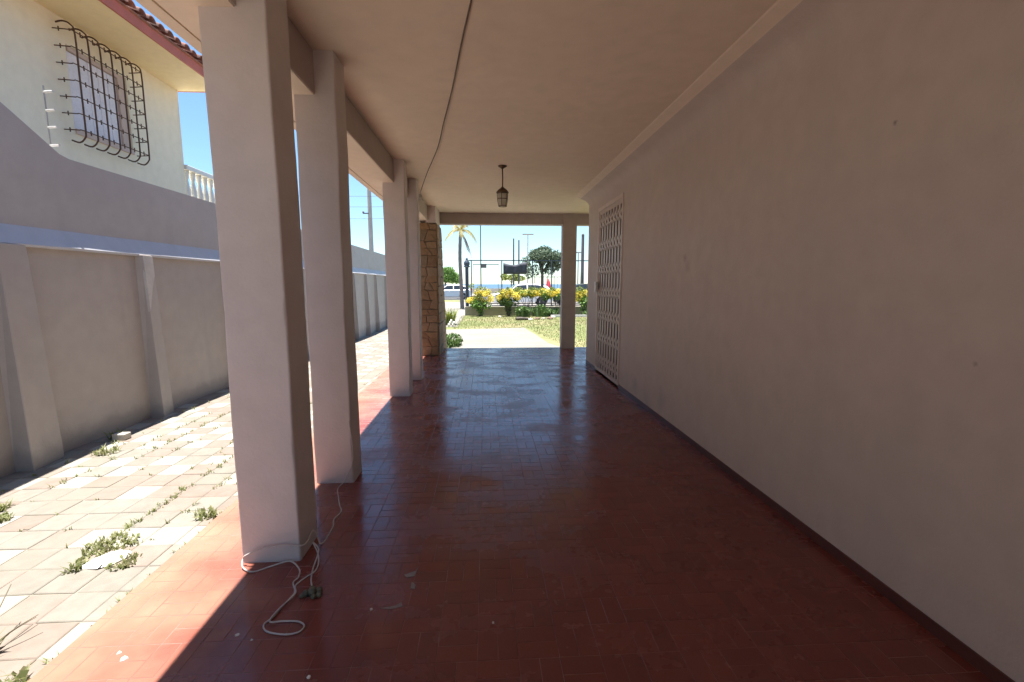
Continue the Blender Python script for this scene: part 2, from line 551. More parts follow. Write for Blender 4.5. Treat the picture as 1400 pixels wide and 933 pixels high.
def leaves(mb, n, blobs, size, mi=0, flat=0.0, rnd=random):
    """n small leaf faces spread through ellipsoids (cx,cy,cz,rx,ry,rz), thicker towards the outside"""
    wts = [b[3] * b[4] * b[5] for b in blobs]
    for _ in range(n):
        b = rnd.choices(blobs, wts)[0]
        while True:
            d = Vector((rnd.uniform(-1, 1), rnd.uniform(-1, 1), rnd.uniform(-1, 1)))
            if 0.15 < d.length < 1:
                break
        d = d.normalized() * (d.length ** 0.5) * rnd.uniform(0.8, 1.08)
        c = Vector((b[0] + d.x * b[3], b[1] + d.y * b[4], b[2] + d.z * b[5]))
        a = Vector((rnd.gauss(0, 1), rnd.gauss(0, 1), rnd.gauss(0, 1) * (1 - flat))).normalized()
        t = a.cross(Vector((rnd.gauss(0, 1), rnd.gauss(0, 1), rnd.gauss(0, 1)))).normalized()
        L = size * rnd.uniform(0.6, 1.3)
        w = L * rnd.uniform(0.28, 0.42)
        mb.add([c - a * L * 0.5, c + t * w, c + a * L * 0.5, c - t * w], [(0, 1, 2, 3)], mi)
    return mb


def blades(mb, c, n, r, h, w=0.006, mi=0, lean=0.6):
    for _ in range(n):
        a = random.uniform(0, 6.283)
        q = r * math.sqrt(random.random())
        b = Vector((c[0] + q * math.cos(a), c[1] + q * math.sin(a), c[2]))
        t = random.uniform(0, 6.283)
        hh = h * random.uniform(0.5, 1.2)
        l = hh * random.uniform(0.1, lean)
        d = Vector((math.cos(t), math.sin(t), 0))
        s = Vector((-d.y, d.x, 0)) * w * random.uniform(0.6, 1.3)
        m1 = b + d * l * 0.4 + Vector((0, 0, hh * 0.6))
        e = b + d * l + Vector((0, 0, hh))
        mb.add([b - s, b + s, m1 + s * 0.8, m1 - s * 0.8, e], [(0, 1, 2, 3), (3, 2, 4)], mi)
    return mb


def copy_tree(o, parent=None):
    c = o.copy()
    col.objects.link(c)
    c.parent = parent
    for ch in [x for x in o.children]:
        copy_tree(ch, c)
    return c


# ------------------------------------------------------------------ setting: ground, street, sea
def paving_z(y):
    return -0.04 if y < 5 else -0.04 - 0.11 * min(1.0, (y - 5) / 7)


g = MB().box(-260, 260, -60, 88, -1.2, -0.36)
struct('ground', g, M['earth'])
g = MB().box(-2500, 2500, 88.0, 7000, -6, -2.4)
struct('sea', g, M['sea'])
g = MB().box(-260, 260, 66.2, 87.9, -1.0, -0.33)
struct('beach', g, M['sand'])
g = MB().box(-260, 260, 19.7, 37.0, -1.0, -0.26)
struct('sidewalk', g, M['sidewalk'])
g = MB().box(-260, 260, 37.02, 42.0, -1.0, -0.28)
struct('verge', g, M['lawn'])
g = MB().box(-260, 260, 42.02, 54.0, -1.0, -0.35)
g2 = MB()
for i in range(-30, 31):
    g2.box(i * 6.0, i * 6.0 + 3.0, 47.95, 48.1, -0.3499, -0.345)
road = struct('road', g, M['asphalt'])
g2.build('road_marking', M['road_line'], road)
g = MB().box(-260, 260, 54.02, 66.18, -1.0, -0.22).box(-260, 260, 65.6, 66.1, -0.22, 0.55)
struct('promenade', g, M['concrete'])
# garden
g = MB().box(-1.40, 9.0, 8.42, 19.40, -0.6, -0.155)
lawn = struct('lawn', g, M['lawn'])
g = MB()
n = 0
while n < 14000:
    x, y = random.uniform(-1.0, 5.2), random.uniform(8.6, 19.3)
    if y < 13.6 and x < 1.45 - (y - 9.9) * 0.02:
        continue
    if y < 12 and x < 1.9 - (y - 8.4) * 0.12:
        continue
    blades(g, (x, y, -0.157), 1, 0.03, 0.04, 0.007, lean=0.9)
    n += 1
tag(g.build('grass', M['grass'], recalc=False), 'short sunburnt grass on the front lawn', 'grass', kind='stuff')
# garden path: slabs poured in bays, its lawn edge cut on a slant
g = MB()
for (poly) in ([(-1.38, 8.44), (1.86, 8.44), (1.44, 9.98), (-1.38, 9.98)],
               [(-1.38, 10.0), (1.43, 10.0), (1.34, 11.78), (-1.38, 11.78)],
               [(-1.38, 11.80), (1.33, 11.80), (1.20, 13.62), (0.2, 13.40), (-0.9, 13.22), (-1.38, 13.15)]):
    g.prism(poly, 2, -0.5, -0.13)
path = struct('garden_path', g, M['garden_path'], bevel=0.006)
g = MB()
g.box(-1.38, 6.0, 8.405, 8.437, -0.4, -0.02)
g.build('step_edge', M['white_paint'], path)
g = MB().box(-3.12, -0.9, 14.2, 19.6, -0.5, -0.148)
struct('drive_apron', g, M['garden_path'])

g = MB().box(-3.12, 9.0, -16.0, -3.02, -0.5, -0.045)
struct('bounce_yard', g, M['concrete'])  # unseen yard behind the camera, added to bounce sunlight into the veranda

# ------------------------------------------------------------------ veranda floor, tile by tile
FX0, FX1, FY0, FY1 = -1.40, 1.535, -3.0, 8.40
g = MB().box(FX0, FX1, FY0, FY1, -0.5, -0.0007).box(FX1, 6.0, 6.70, FY1, -0.5, -0.0007)
floor = struct('veranda_floor', g, M['grout'])
m_ = 0.1327
GAP = 0.0019
BX, BY = -0.298, 1.299
cells = []
for i in range(-10, 36):
    for j in range(-34, 55):
        x0, y0 = BX + i * m_, BY + j * m_
        if (i + j) % 2 == 0:
            rects = [(x0, x0 + m_ / 2, y0, y0 + m_), (x0 + m_ / 2, x0 + m_, y0, y0 + m_)]
        else:
            rects = [(x0, x0 + m_, y0, y0 + m_ / 2), (x0, x0 + m_, y0 + m_ / 2, y0 + m_)]
        for (a, b, c, d) in rects:
            fx1 = FX1 if c < 6.66 else 3.2
            a, b, c, d = max(a, FX0), min(b, fx1), max(c, FY0), min(d, FY1)
            if b - a > 0.012 and d - c > 0.012:
                cells.append((a, b, c, d))


def tile_geo(mb, a, b, c, d, z, tilt=0.0):
    gap, ch = GAP * random.uniform(0.5, 1.6) / 2, 0.0009
    a, b, c, d = a + gap, b - gap, c + gap, d - gap
    tx, ty = random.uniform(-tilt, tilt), random.uniform(-tilt, tilt)
    cx, cy = (a + b) / 2, (c + d) / 2
    def zz(x, y):
        return z + (x - cx) * tx + (y - cy) * ty
    o = [(a, c), (b, c), (b, d), (a, d)]
    i = [(a + ch, c + ch), (b - ch, c + ch), (b - ch, d - ch), (a + ch, d - ch)]
    vs = [(x, y, z - 0.012) for x, y in o] + [(x, y, zz(x, y) - 0.0006) for x, y in o] + [(x, y, zz(x, y)) for x, y in i]
    fs = [(8, 9, 10, 11)]
    for k in range(4):
        l = (k + 1) % 4
        fs += [(k, l, 4 + l, 4 + k), (4 + k, 4 + l, 8 + l, 8 + k)]
    mb.add(vs, fs)


def in_frame(x, y, z):
    v = Vector((x, y, z - H))
    fw = Vector((math.sin(YAW) * math.cos(PITCH), math.cos(YAW) * math.cos(PITCH), -math.sin(PITCH)))
    rt = Vector((math.cos(YAW), -math.sin(YAW), 0))
    up = rt.cross(fw)
    d = v.dot(fw)
    return d > 0.2 and abs(v.dot(rt) / d) < 700 / F + 0.02 and abs(v.dot(up) / d) < 466 / F + 0.02


vis = sorted([c for c in cells if in_frame((c[0] + c[1]) / 2, (c[2] + c[3]) / 2, 0)], key=lambda c: ((c[0] + c[1]) / 2) ** 2 + ((c[2] + c[3]) / 2) ** 2)
near = set(vis[:298])
rest = MB()
for c in cells:
    if c in near:
        t = MB()
        tile_geo(t, *c, 0.0, 0.004)
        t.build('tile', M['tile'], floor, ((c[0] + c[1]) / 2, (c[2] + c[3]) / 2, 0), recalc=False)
    else:
        tile_geo(rest, *c, 0.0, 0.004)
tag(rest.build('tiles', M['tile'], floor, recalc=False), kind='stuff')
# pale mortar showing where tile corners have broken away
g = MB()
for poly in ([(-0.345, 1.745), (-0.30, 1.770), (-0.292, 1.80), (-0.300, 1.735), (-0.33, 1.728)],
             [(-0.306, 1.70), (-0.286, 1.68), (-0.288, 1.655), (-0.304, 1.66)],
             [(-0.40, 1.555), (-0.345, 1.566), (-0.326, 1.585), (-0.318, 1.56), (-0.36, 1.548)]):
    g.prism(poly, 2, -0.004, 0.0018)
g.build('mortar_patch', M['patch'], floor)

# ------------------------------------------------------------------ driveway, paver by paver
g = MB()
ys = [-3.0, 5.0, 12.0, 14.2]
vs, fs = [], []
for y in ys:
    vs += [(-3.13, y, paving_z(y) - 0.0045), (-1.40, y, paving_z(y) - 0.0045)]
for k in range(3):
    fs.append((2 * k, 2 * k + 1, 2 * k + 3, 2 * k + 2))
g.add(vs, fs)
g.box(-3.13, -1.402, -3.0, 14.2, -0.9, -0.7)
drive = struct('driveway', g, M['joint_soil'], recalc=False)
pm = 0.1655
pavs = []
PX0, PY0 = -2.66, 2.765
for i in range(-3, 8):
    for j in range(-35, 69):
        x0, y0 = PX0 + i * pm, PY0 + j * pm
        a, b, c, d = max(x0, -3.125), min(x0 + pm, -1.403), y0, y0 + pm
        if b - a < 0.02:
            continue
        k = (i * 2 + j) % 4
        rr = random.random()
        kind = (0 if rr < 0.55 else 2 if rr < 0.8 else 1) if (i + j) % 2 == 0 else (1 if rr < 0.68 else 2)
        if y0 < 2.3:
            kind = random.choice([0, 2, 2, 2, 1])
        pavs.append((a, b, c, d, kind))


def paver_geo(mb, a, b, c, d, mi=0):
    gap = random.uniform(0.002, 0.005)
    ch = random.uniform(0.003, 0.006)
    a, b, c, d = a + gap / 2, b - gap / 2, c + gap / 2, d - gap / 2
    z = paving_z((c + d) / 2) + random.uniform(-0.0012, 0.0012)
    tx, ty = random.uniform(-0.006, 0.006), random.uniform(-0.006, 0.006)
    cx, cy = (a + b) / 2, (c + d) / 2
    j = lambda: random.uniform(-0.003, 0.003)
    o = [(a + j(), c + j()), (b + j(), c + j()), (b + j(), d + j()), (a + j(), d + j())]
    i = [(x + (ch if x < cx else -ch), y + (ch if y < cy else -ch)) for x, y in o]
    zz = lambda x, y: z + (x - cx) * tx + (y - cy) * ty
    vs = [(x, y, z - 0.03) for x, y in o] + [(x, y, zz(x, y) - 0.003) for x, y in o] + [(x, y, zz(x, y)) for x, y in i]
    fs = [(8, 9, 10, 11)]
    for k in range(4):
        l = (k + 1) % 4
        fs += [(k, l, 4 + l, 4 + k), (4 + k, 4 + l, 8 + l, 8 + k)]
    mb.add(vs, fs, mi)


PM = [M['paver_white'], M['paver_pink'], M['paver_grey']]
vis = sorted([p for p in pavs if in_frame((p[0] + p[1]) / 2, (p[2] + p[3]) / 2, -0.04)], key=lambda p: ((p[0] + p[1]) / 2) ** 2 + ((p[2] + p[3]) / 2) ** 2)
near = set(vis[:298])
rest = MB()
for p in pavs:
    if p in near:
        t = MB()
        paver_geo(t, *p[:4])
        t.build('paver', PM[p[4]], drive, ((p[0] + p[1]) / 2, (p[2] + p[3]) / 2, paving_z(p[2])), recalc=False)
    else:
        paver_geo(rest, *p[:4], p[4])
tag(rest.build('pavers', PM, drive, recalc=False), kind='stuff')

# ------------------------------------------------------------------ the house we stand at
CZ = 2.45
WX = 1.54
house = thing('house', 'house with a long covered veranda of beige painted walls, ceiling and square columns', 'house', (1.6, 2.5, 0))
# side wall with the doorway left open in it
g = MB()
DY0, DY1, DZ = 5.02, 6.10, 2.19
g.box(WX, WX + 0.22, -3.0, DY0, 0.0, 2.6)
g.box(WX, WX + 0.22, DY1, 6.70, 0.0, 2.6)
g.box(WX, WX + 0.22, DY0 - 0.001, DY1 + 0.001, DZ, 2.6)
g.box(WX + 0.22, 6.2, 6.48, 6.70, 0.0, 2.6)
g.build('wall', M['veranda_paint'], house)
g = MB().box(0.35, WX - 0.002, -1.75, -1.6, 0.001, 2.448)
g.build('shade_wall', M['veranda_paint'], house)  # unseen wall behind the camera, added to darken the near veranda
# cove where wall and ceiling meet
prof = [(WX - 0.0015, 2.10), (WX - 0.0015, 2.22), (WX - 0.006, 2.275), (WX - 0.020, 2.325), (WX - 0.048, 2.365), (WX - 0.090, 2.395), (1.395, 2.414), (1.385, 2.419)]
band = [(1.385, 2.419), (1.374, 2.424), (1.318, 2.444), (1.306, 2.4515)]
g = MB()
def strip(pf, smooth):
    n = len(pf)
    g.add([(x, y, z) for y in (6.60, -3.0) for x, z in pf], [(i, i + 1, n + i + 1, n + i) for i in range(n - 1)], 0, smooth)
for (y0_, y1_) in ((0, 0),):
    strip(prof, True)
g.add([(x, 6.60, z) for x, z in prof + band[1:] + [(WX + 0.004, 2.4515)]], [tuple(range(len(prof) + len(band)))])
g.build('cove', M['veranda_paint'], house, recalc=False)
g = MB()
strip(band, False)
g.build('cornice_band', M['ceiling_paint'], house, recalc=False)
g = MB()
for a, b in ((-3.0, DY0 - 0.02), (DY1 + 0.02, 6.70)):
    g.prism([(WX - 0.005, 0.0), (WX - 0.005, 0.044), (WX + 0.01, 0.050), (WX + 0.01, 0.0)], 1, a, b)
g.build('skirting_board', M['skirting'], house)
g = MB()
g.box(-0.92, WX + 0.23, -3.0, 8.42, CZ, 2.72)
g.box(WX + 0.23, 6.2, 6.45, 8.42, CZ, 2.72)
g.build('ceiling', M['ceiling_paint'], house)
g = MB()
g.box(-1.190, -0.922, -3.2, 8.95, 2.22, 2.724)
g.box(-1.199, -1.1901, -3.2, 8.95, 2.232, 2.724)
g.box(-1.257, -1.1991, -3.2, 8.96, 2.2195, 2.725)
g.build('eave', M['ceiling_paint'], house)
g = MB()
g.box(-0.9205, -0.9155, -3.0, 8.19, 2.224, 2.4495)
g.build('beam', M['beam_paint'], house)
g = MB()
g.box(-0.86, 6.2, 8.20, 8.40, 2.26, CZ + 0.02)
g.build('beam', M['beam_paint'], house)
g = MB()
g.box(-1.25, 6.4, -3.3, 8.45, 2.742, 2.95)
g.box(1.7, 6.3, -3.3, 6.6, 2.95, 5.4)
g.build('roof', M['roof_tile'], house)
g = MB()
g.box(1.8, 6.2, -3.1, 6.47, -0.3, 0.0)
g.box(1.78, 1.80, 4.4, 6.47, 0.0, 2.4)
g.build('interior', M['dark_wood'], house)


def plaster_post(name, x0, x1, y0, y1, z0, z1, m):
    """a square post of hand-trowelled render: soft wavering arrises, a few knocks low down"""
    rnd = random.Random(int(y0 * 1000))
    rings, n = [], 34
    R_ = 0.010
    ph = [rnd.uniform(0, 6.28) for _ in range(8)]
    chips = [(rnd.randrange(4), rnd.uniform(0.02, 1.1), rnd.uniform(0.010, 0.022)) for _ in range(5)]
    for k in range(n + 1):
        z = z0 + (z1 - z0) * k / n
        w = [0.0022 * math.sin(z * 3.1 + ph[q]) + 0.0014 * math.sin(z * 9.7 + ph[q + 4]) + rnd.uniform(-0.0005, 0.0005) for q in range(4)]
        a, b, c, d = x0 + w[0], x1 + w[1], y0 + w[2], y1 + w[3]
        ring = []
        for q, (cx, cy, sx, sy) in enumerate(((a, c, 1, 1), (b, c, -1, 1), (b, d, -1, -1), (a, d, 1, -1))):
            rr = R_
            for (qq, zc, dep) in chips:
                if qq == q and abs(z - zc) < 0.05:
                    rr += dep * (1 - abs(z - zc) / 0.05) * 0.5
            p = [(cx, cy + sy * rr), (cx + sx * rr * 0.3, cy + sy * rr * 0.3), (cx + sx * rr, cy)]
            if q in (1, 3):
                p = p[::-1]
            ring += p
        rings.append([(x, y, z) for x, y in ring])
    m_n = 12
    g = MB()
    vs = [v for ring in rings for v in ring]
    fs = [(k * m_n + i, k * m_n + (i + 1) % m_n, (k + 1) * m_n + (i + 1) % m_n, (k + 1) * m_n + i) for k in range(n) for i in range(m_n)]
    g.add(vs, fs, 0, False)
    g.add(rings[-1], [tuple(range(m_n))])
    o = g.build(name, m, house, ((x0 + x1) / 2, (y0 + y1) / 2, 0))
    o.data.polygons.foreach_set('use_smooth', [True] * len(o.data.polygons))
    md = o.modifiers.new('normals', 'WEIGHTED_NORMAL')
    md.keep_sharp = False
    return o


for (y0, y1) in ((1.868, 2.075), (2.645, 2.835), (4.77, 4.95), (5.60, 5.78), (-0.55, -0.37), (-2.4, -2.2)):
    plaster_post('column', -1.056 if 1 < y0 < 2 else -1.03, -0.808, y0, y1, -0.001, 2.449, M['column_paint'])
g = MB().box(1.41, 1.665, 8.18, 8.36, 0.0, 2.449)
tag(g.build('column', M['beam_paint'], house, (1.54, 8.3, 0), bevel=0.008))
g = MB().box(-0.955, -0.79, 7.52, 8.18, 2.15, 2.449)
g.build('column', M['column_paint'], house, (-0.87, 7.6, 2.2))

# stone-clad fin under the front corner: mortar core and every stone on it
ZT = 2.185
X0, X1 = -1.085, -0.785
pill = MB().prism([(7.52, -0.2), (9.05, -0.2), (8.22, ZT), (7.52, ZT)], 0, X0, X1).build('stone_pillar', M['mortar'], house, (-0.93, 7.9, 0))


def stone_plate(poly2, to3, nrm, thick):
    cx = sum(p[0] for p in poly2) / len(poly2)
    cy = sum(p[1] for p in poly2) / len(poly2)
    nrm = Vector(nrm)
    outer = [to3(p) for p in poly2]
    inner = [to3((cx + (p[0] - cx) * 0.92 + random.uniform(-.004, .004), cy + (p[1] - cy) * 0.92 + random.uniform(-.004, .004))) + nrm * (thick * random.uniform(0.8, 1.2)) for p in poly2]
    mid = [to3((cx + (p[0] - cx) * 0.97, cy + (p[1] - cy) * 0.97)) + nrm * thick * 0.6 for p in poly2]
    ctr = to3((cx, cy)) + nrm * thick * random.uniform(1.1, 1.5)
    n = len(poly2)
    vs = outer + mid + inner + [ctr]
    fs = []
    for k in range(n):
        l = (k + 1) % n
        fs += [(k, l, n + l, n + k), (n + k, n + l, 2 * n + l, 2 * n + k), (2 * n + k, 2 * n + l, 3 * n)]
    t = MB().add(vs, fs)
    t.build('stone', M['stone'], pill, to3((cx, cy)))


def crazy_rows(u0f, u1f, v0, v1, rowh, minw, maxw):
    """irregular courses between the two side lines; yields shrunken polygons"""
    rows = [v0]
    while rows[-1] < v1 - rowh * 0.6:
        rows.append(min(v1, rows[-1] + rowh * random.uniform(0.65, 1.35)))
    rows[-1] = v1
    for a, b in zip(rows[:-1], rows[1:]):
        u = u0f(0.5 * (a + b))
        end = u1f(0.5 * (a + b))
        first = True
        skew0 = 0
        while u < end - 0.02:
            w = random.uniform(minw, maxw)
            if end - u - w < minw * 0.7:
                w = end - u
            last = u + w >= end - 1e-4
            skew = 0 if last else random.uniform(-0.05, 0.05)
            j = lambda: random.uniform(-0.014, 0.014)
            gp = 0.002
            L0, L1 = (u0f(a), u0f(b)) if first else (u + skew0, u - skew0)
            R0, R1 = (u1f(a), u1f(b)) if last else (u + w + skew, u + w - skew)
            um = (L0 + R0) / 2
            yield [(L0 + gp, a + gp + j()), (um + j(), a + gp + j()), (R0 - gp, a + gp + j()), ((R0 + R1) / 2 - gp + j() * .4, (a + b) / 2 + j()), (R1 - gp, b - gp + j()), (um + j(), b - gp + j()), (L1 + gp, b - gp + j()), ((L0 + L1) / 2 + gp + j() * .4, (a + b) / 2 + j())]
            u += w
            skew0 = skew
            first = False


for poly in crazy_rows(lambda v: X0, lambda v: X1, 0.01, ZT - 0.005, 0.15, 0.10, 0.20):
    stone_plate(poly, lambda p: Vector((p[0], 7.519, p[1])), (0, -1, 0), 0.016)
for poly in crazy_rows(lambda v: 7.53, lambda v: 9.04 - 0.82 * (v + 0.2) / (ZT + 0.2), -0.1, ZT - 0.005, 0.17, 0.14, 0.30):
    stone_plate(poly, lambda p: Vector((X1 + 0.001, p[0], p[1])), (1, 0, 0), 0.016)

# folding lattice gate in the doorway
gate = MB().box(WX + 0.10, WX + 0.14, DY0 + 0.001, DY1 - 0.001, 0.03, DZ - 0.001).build('door', M['gate_door'], house, (WX, (DY0 + DY1) / 2, 0))
g = MB()
g.box(WX - 0.012, WX + 0.03, DY0 - 0.005, DY0 + 0.032, 0.03, DZ + 0.01)
g.box(WX - 0.012, WX + 0.03, DY1 - 0.032, DY1 + 0.005, 0.03, DZ + 0.01)
g.box(WX - 0.0118, WX + 0.03, DY0 + 0.032, DY1 - 0.032, DZ - 0.035, DZ + 0.0098)
g.box(WX - 0.0118, WX + 0.03, DY0 + 0.032, DY1 - 0.032, 0.03, 0.062)
g.build('frame', M['lattice_paint'], gate)
ny = 9
yy = [DY0 + 0.05 + (DY1 - DY0 - 0.10) * k / (ny - 1) for k in range(ny)]
for k, y in enumerate(yy):
    g = MB().box(WX + 0.004, WX + 0.010, y - 0.030, y + 0.030, 0.062, DZ - 0.035)
    g.build('slat', M['lattice_paint'], gate, (WX, y, 0.06), bevel=0.002, seg=1)
for r_ in range(7):
    zc = 0.20 + r_ * 0.298
    g = MB()
    for k in range(ny - 1):
        for s_ in (0, 1):
            a, b = (zc - 0.055, zc + 0.055) if s_ else (zc + 0.055, zc - 0.055)
            xx = WX - 0.002 - 0.004 * s_
            dy, dz = (yy[k + 1] - yy[k]), b - a
            L = math.hypot(dy, dz)
            px, pz = -dz / L * 0.015, dy / L * 0.015
            g.prism([(yy[k] + px, a + pz), (yy[k + 1] + px, b + pz), (yy[k + 1] - px, b - pz), (yy[k] - px, a - pz)], 0, xx - 0.0035, xx)
    g.build('link_row', M['lattice_paint'], gate, (WX, DY0, zc))
g = MB().box(WX - 0.05, WX - 0.012, DY1 - 0.09, DY1 - 0.0, 1.09, 1.23)
g.build('lock_box', M['white_paint'], gate, bevel=0.006)

# ------------------------------------------------------------------ boundary wall
bw = thing('boundary_wall', 'grey brown boundary wall with buttresses, sloping coping and a taller wall rising behind it', 'wall', (-3.3, 6, -0.1))
g = MB().box(-3.35, -3.13, -3.0, 18.9, -0.4, 1.462)
g.build('lower_wall', M['wall_paint'], bw)
g = MB()
n = 44
prof = lambda dy: [(-3.098 + dy, 1.452), (-3.094 + dy, 1.466), (-3.177, 1.602), (-3.20, 1.602), (-3.20, 1.452)]
vs = []
for k in range(n):
    y = -3.0 + 21.9 * k / (n - 1)
    vs += [(x, y, z + random.uniform(-0.003, 0.003)) for x, z in prof(random.uniform(-0.006, 0.003))]
fs = [(5 * k + a, 5 * k + (a + 1) % 5, 5 * k + 5 + (a + 1) % 5, 5 * k + 5 + a) for k in range(n - 1) for a in range(5)]
fs += [(0, 1, 2, 3, 4), tuple(5 * (n - 1) + a for a in range(5))]
g.add(vs, fs)
g.build('coping', M['coping'], bw)
g = MB().prism([(-3.0, 1.45), (18.9, 1.45), (18.9, 2.10), (10, 2.135), (3.78, 2.148), (3.70, 2.165), (3.36, 2.365), (2.6, 2.80), (2.2, 2.9), (-3.0, 2.9)], 0, -3.33, -3.175)
g.build('upper_wall', M['upper_wall_paint'], bw)
for y in (0.55, 1.85, 3.17, 4.36, 5.75, 7.05, 8.35, 9.65, 10.95, 12.05, 13.1, 14.4, 15.7, 17.0):
    z0 = paving_z(y) - 0.03
    hw = 0.13 if y < 4 else 0.095
    # leaning face: thin at the coping, thick at the ground; its near edge stands a little prouder
    vs = [(-3.135, y - hw, z0), (-3.135, y + hw, z0), (-3.135, y - hw, 1.4625), (-3.135, y + hw, 1.4625),
          (-3.005, y - hw * 1.05, z0), (-3.05, y + hw * 1.05, z0), (-3.070, y - hw * 0.8, 1.4605), (-3.096, y + hw * 0.8, 1.4605)]
    g = MB()
    g.add(vs, [(0, 1, 3, 2), (4, 5, 7, 6), (0, 2, 6, 4), (1, 5, 7, 3), (2, 3, 7, 6), (0, 4, 5, 1)])
    b = g.build('buttress', M['wall_paint'], bw, (-3.13, y, z0), bevel=0.004, seg=1)
    if y == 4.36:  # pale piece painting in the patch of sun on the buttress top
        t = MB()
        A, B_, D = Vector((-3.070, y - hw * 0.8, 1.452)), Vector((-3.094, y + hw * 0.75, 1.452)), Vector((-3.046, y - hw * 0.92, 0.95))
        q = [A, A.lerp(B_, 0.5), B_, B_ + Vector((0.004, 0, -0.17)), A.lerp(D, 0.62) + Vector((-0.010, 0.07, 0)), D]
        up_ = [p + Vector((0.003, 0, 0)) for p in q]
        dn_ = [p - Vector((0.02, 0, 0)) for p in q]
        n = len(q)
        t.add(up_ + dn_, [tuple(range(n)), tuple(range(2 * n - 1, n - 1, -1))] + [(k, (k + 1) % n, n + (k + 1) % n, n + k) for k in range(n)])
        t.build('sun_patch', M['sunlit_render'], b, (-3.07, y, 1.3))

# electric fence bracket standing on the taller wall
eb = thing('electric_fence_bracket', 'thin upright bracket with white insulators standing on the taller boundary wall', 'fence bracket', (-3.29, 3.73, 2.15))
MB().tube([(-3.26, 3.735, 2.15), (-3.26, 3.735, 2.66)], 0.005, 6).build('rod', M['galvanised'], eb)
for z in (2.235, 2.365, 2.485, 2.615):
    MB().tube([(-3.26, 3.738, z), (-3.215, 3.725, z), (-3.18, 3.715, z - 0.002)], 0.010, 8, r1=0.008).build('insulator', M['insulator'], eb, (-3.29, 3.735, z))

# ------------------------------------------------------------------ neighbour's house
HX = -5.0
nb = thing('neighbour_house', 'cream two storey house with clay tiled eave rising behind the boundary wall', 'house', (-8, 3, -0.3))
WY0, WY1, WZ0, WZ1 = 6.08, 7.00, 3.06, 4.06
g = MB()
g.box(HX - 0.25, HX, -4, WY0, -0.3, 4.36)
g.box(HX - 0.25, HX, WY1, 8.1, -0.3, 4.36)
g.box(HX - 0.25, HX, WY0, WY1, -0.3, WZ0)
g.box(HX - 0.25, HX, WY0, WY1, WZ1, 4.36)
g.box(-12, HX - 0.25, 7.85, 8.1, -0.3, 4.36)
g.box(-12, HX - 0.25, -4, -3.75, -0.3, 4.36)
g.build('wall', M['cream'], nb)
EX = -4.25
g = MB().box(-12, EX - 0.02, -4.5, 8.11, 4.335, 4.40)
g.build('soffit', M['ochre_soffit'], nb)
g = MB().box(EX - 0.02, EX + 0.005, -4.5, 8.16, 4.33, 4.462)
g.box(-12, EX - 0.02, 8.112, 8.14, 4.332, 4.45)
g.build('fascia', M['fascia'], nb)
SL = 0.36
g = MB().prism([(EX + 0.03, 4.464), (EX + 0.03, 4.478), (-8.5, 4.478 + (8.5 + EX + 0.03) * SL), (-8.5, 4.41), (EX - 0.1, 4.41)], 1, -4.5, 8.15)
roof = g.build('roof', M['roof_tile'], nb, (EX, 2, 4.5))


def half_pipe(L, r0, r1, th, up):
    mb = MB()
    n = 8
    vs = []
    for e, (x, r) in enumerate(((0.0, r0), (-L, r1))):
        for q in (0, th):
            for k in range(n + 1):
                a = math.pi * k / n
                vs.append((x, math.cos(a) * (r - q), up * math.sin(a) * (r - q) + (-x) * SL))
    m = n + 1
    fs = []
    for k in range(n):
        fs += [(k, k + 1, 2 * m + k + 1, 2 * m + k), (m + k, 3 * m + k, 3 * m + k + 1, m + k + 1), (k, m + k, m + k + 1, k + 1), (2 * m + k, 2 * m + k + 1, 3 * m + k + 1, 3 * m + k)]
    return mb.add(vs, fs, 0, True)


cap0 = half_pipe(0.46, 0.068, 0.055, 0.013, 1)
me = None
for r_ in range(4):
    for k in range(22 if r_ else 30):
        y = 8.06 - 0.166 * k
        x = EX + 0.075 - r_ * 0.40
        z = 4.492 + r_ * 0.40 * SL + random.uniform(-0.006, 0.006)
        if me is None:
            o = cap0.build('roof_tile', M['roof_tile'], roof, (0, 0, 0))
            me = o.data
        else:
            o = link('roof_tile', me, roof)
        o.location = Vector((x + random.uniform(-0.015, 0.015), y, z)) - W[roof.name]
        o.rotation_euler = (0, 0, random.uniform(-0.03, 0.03))
# window: frame, shut white panels, wrought cage
win = MB()
win.box(HX - 0.13, HX - 0.06, WY0 + 0.001, WY0 + 0.05, WZ0, WZ1 - 0.002)
win.box(HX - 0.13, HX - 0.02, WY1 - 0.13, WY1 - 0.001, WZ0, WZ1 - 0.002)
win.box(HX - 0.129, HX - 0.021, WY0 + 0.05, WY1 - 0.13, WZ1 - 0.05, WZ1 - 0.003)
win.box(HX - 0.129, HX + 0.02, WY0 + 0.002, WY1 - 0.002, WZ0 - 0.03, WZ0 + 0.03)
win = win.build('window', M['window_wood'], nb, (HX, 6.5, 3.5))
for k in range(5):
    a = WY0 + 0.052 + k * 0.1475
    g = MB().box(HX - 0.10, HX - 0.045, a, a + 0.143, WZ0 + 0.031, WZ1 - 0.055)
    g.build('shutter_panel', M['curtain'], win, (HX, a, WZ0), bevel=0.008, seg=2)
by = [5.985 + 0.172 * k for k in range(7)]
for y in by:
    pts = [(HX - 0.01, y + 0.0, 4.245), (HX + 0.08, y, 4.262), (HX + 0.16, y, 4.225), (HX + 0.2, y, 4.12), (HX + 0.2, y, 3.6), (HX + 0.2, y, 3.05), (HX + 0.185, y, 2.955), (HX + 0.12, y, 2.90), (HX + 0.03, y, 2.925)]
    MB().tube(smooth_pts(pts, 4), 0.0095, 6).build('bar', M['rusty_iron'], win, (HX, y, 3.6))
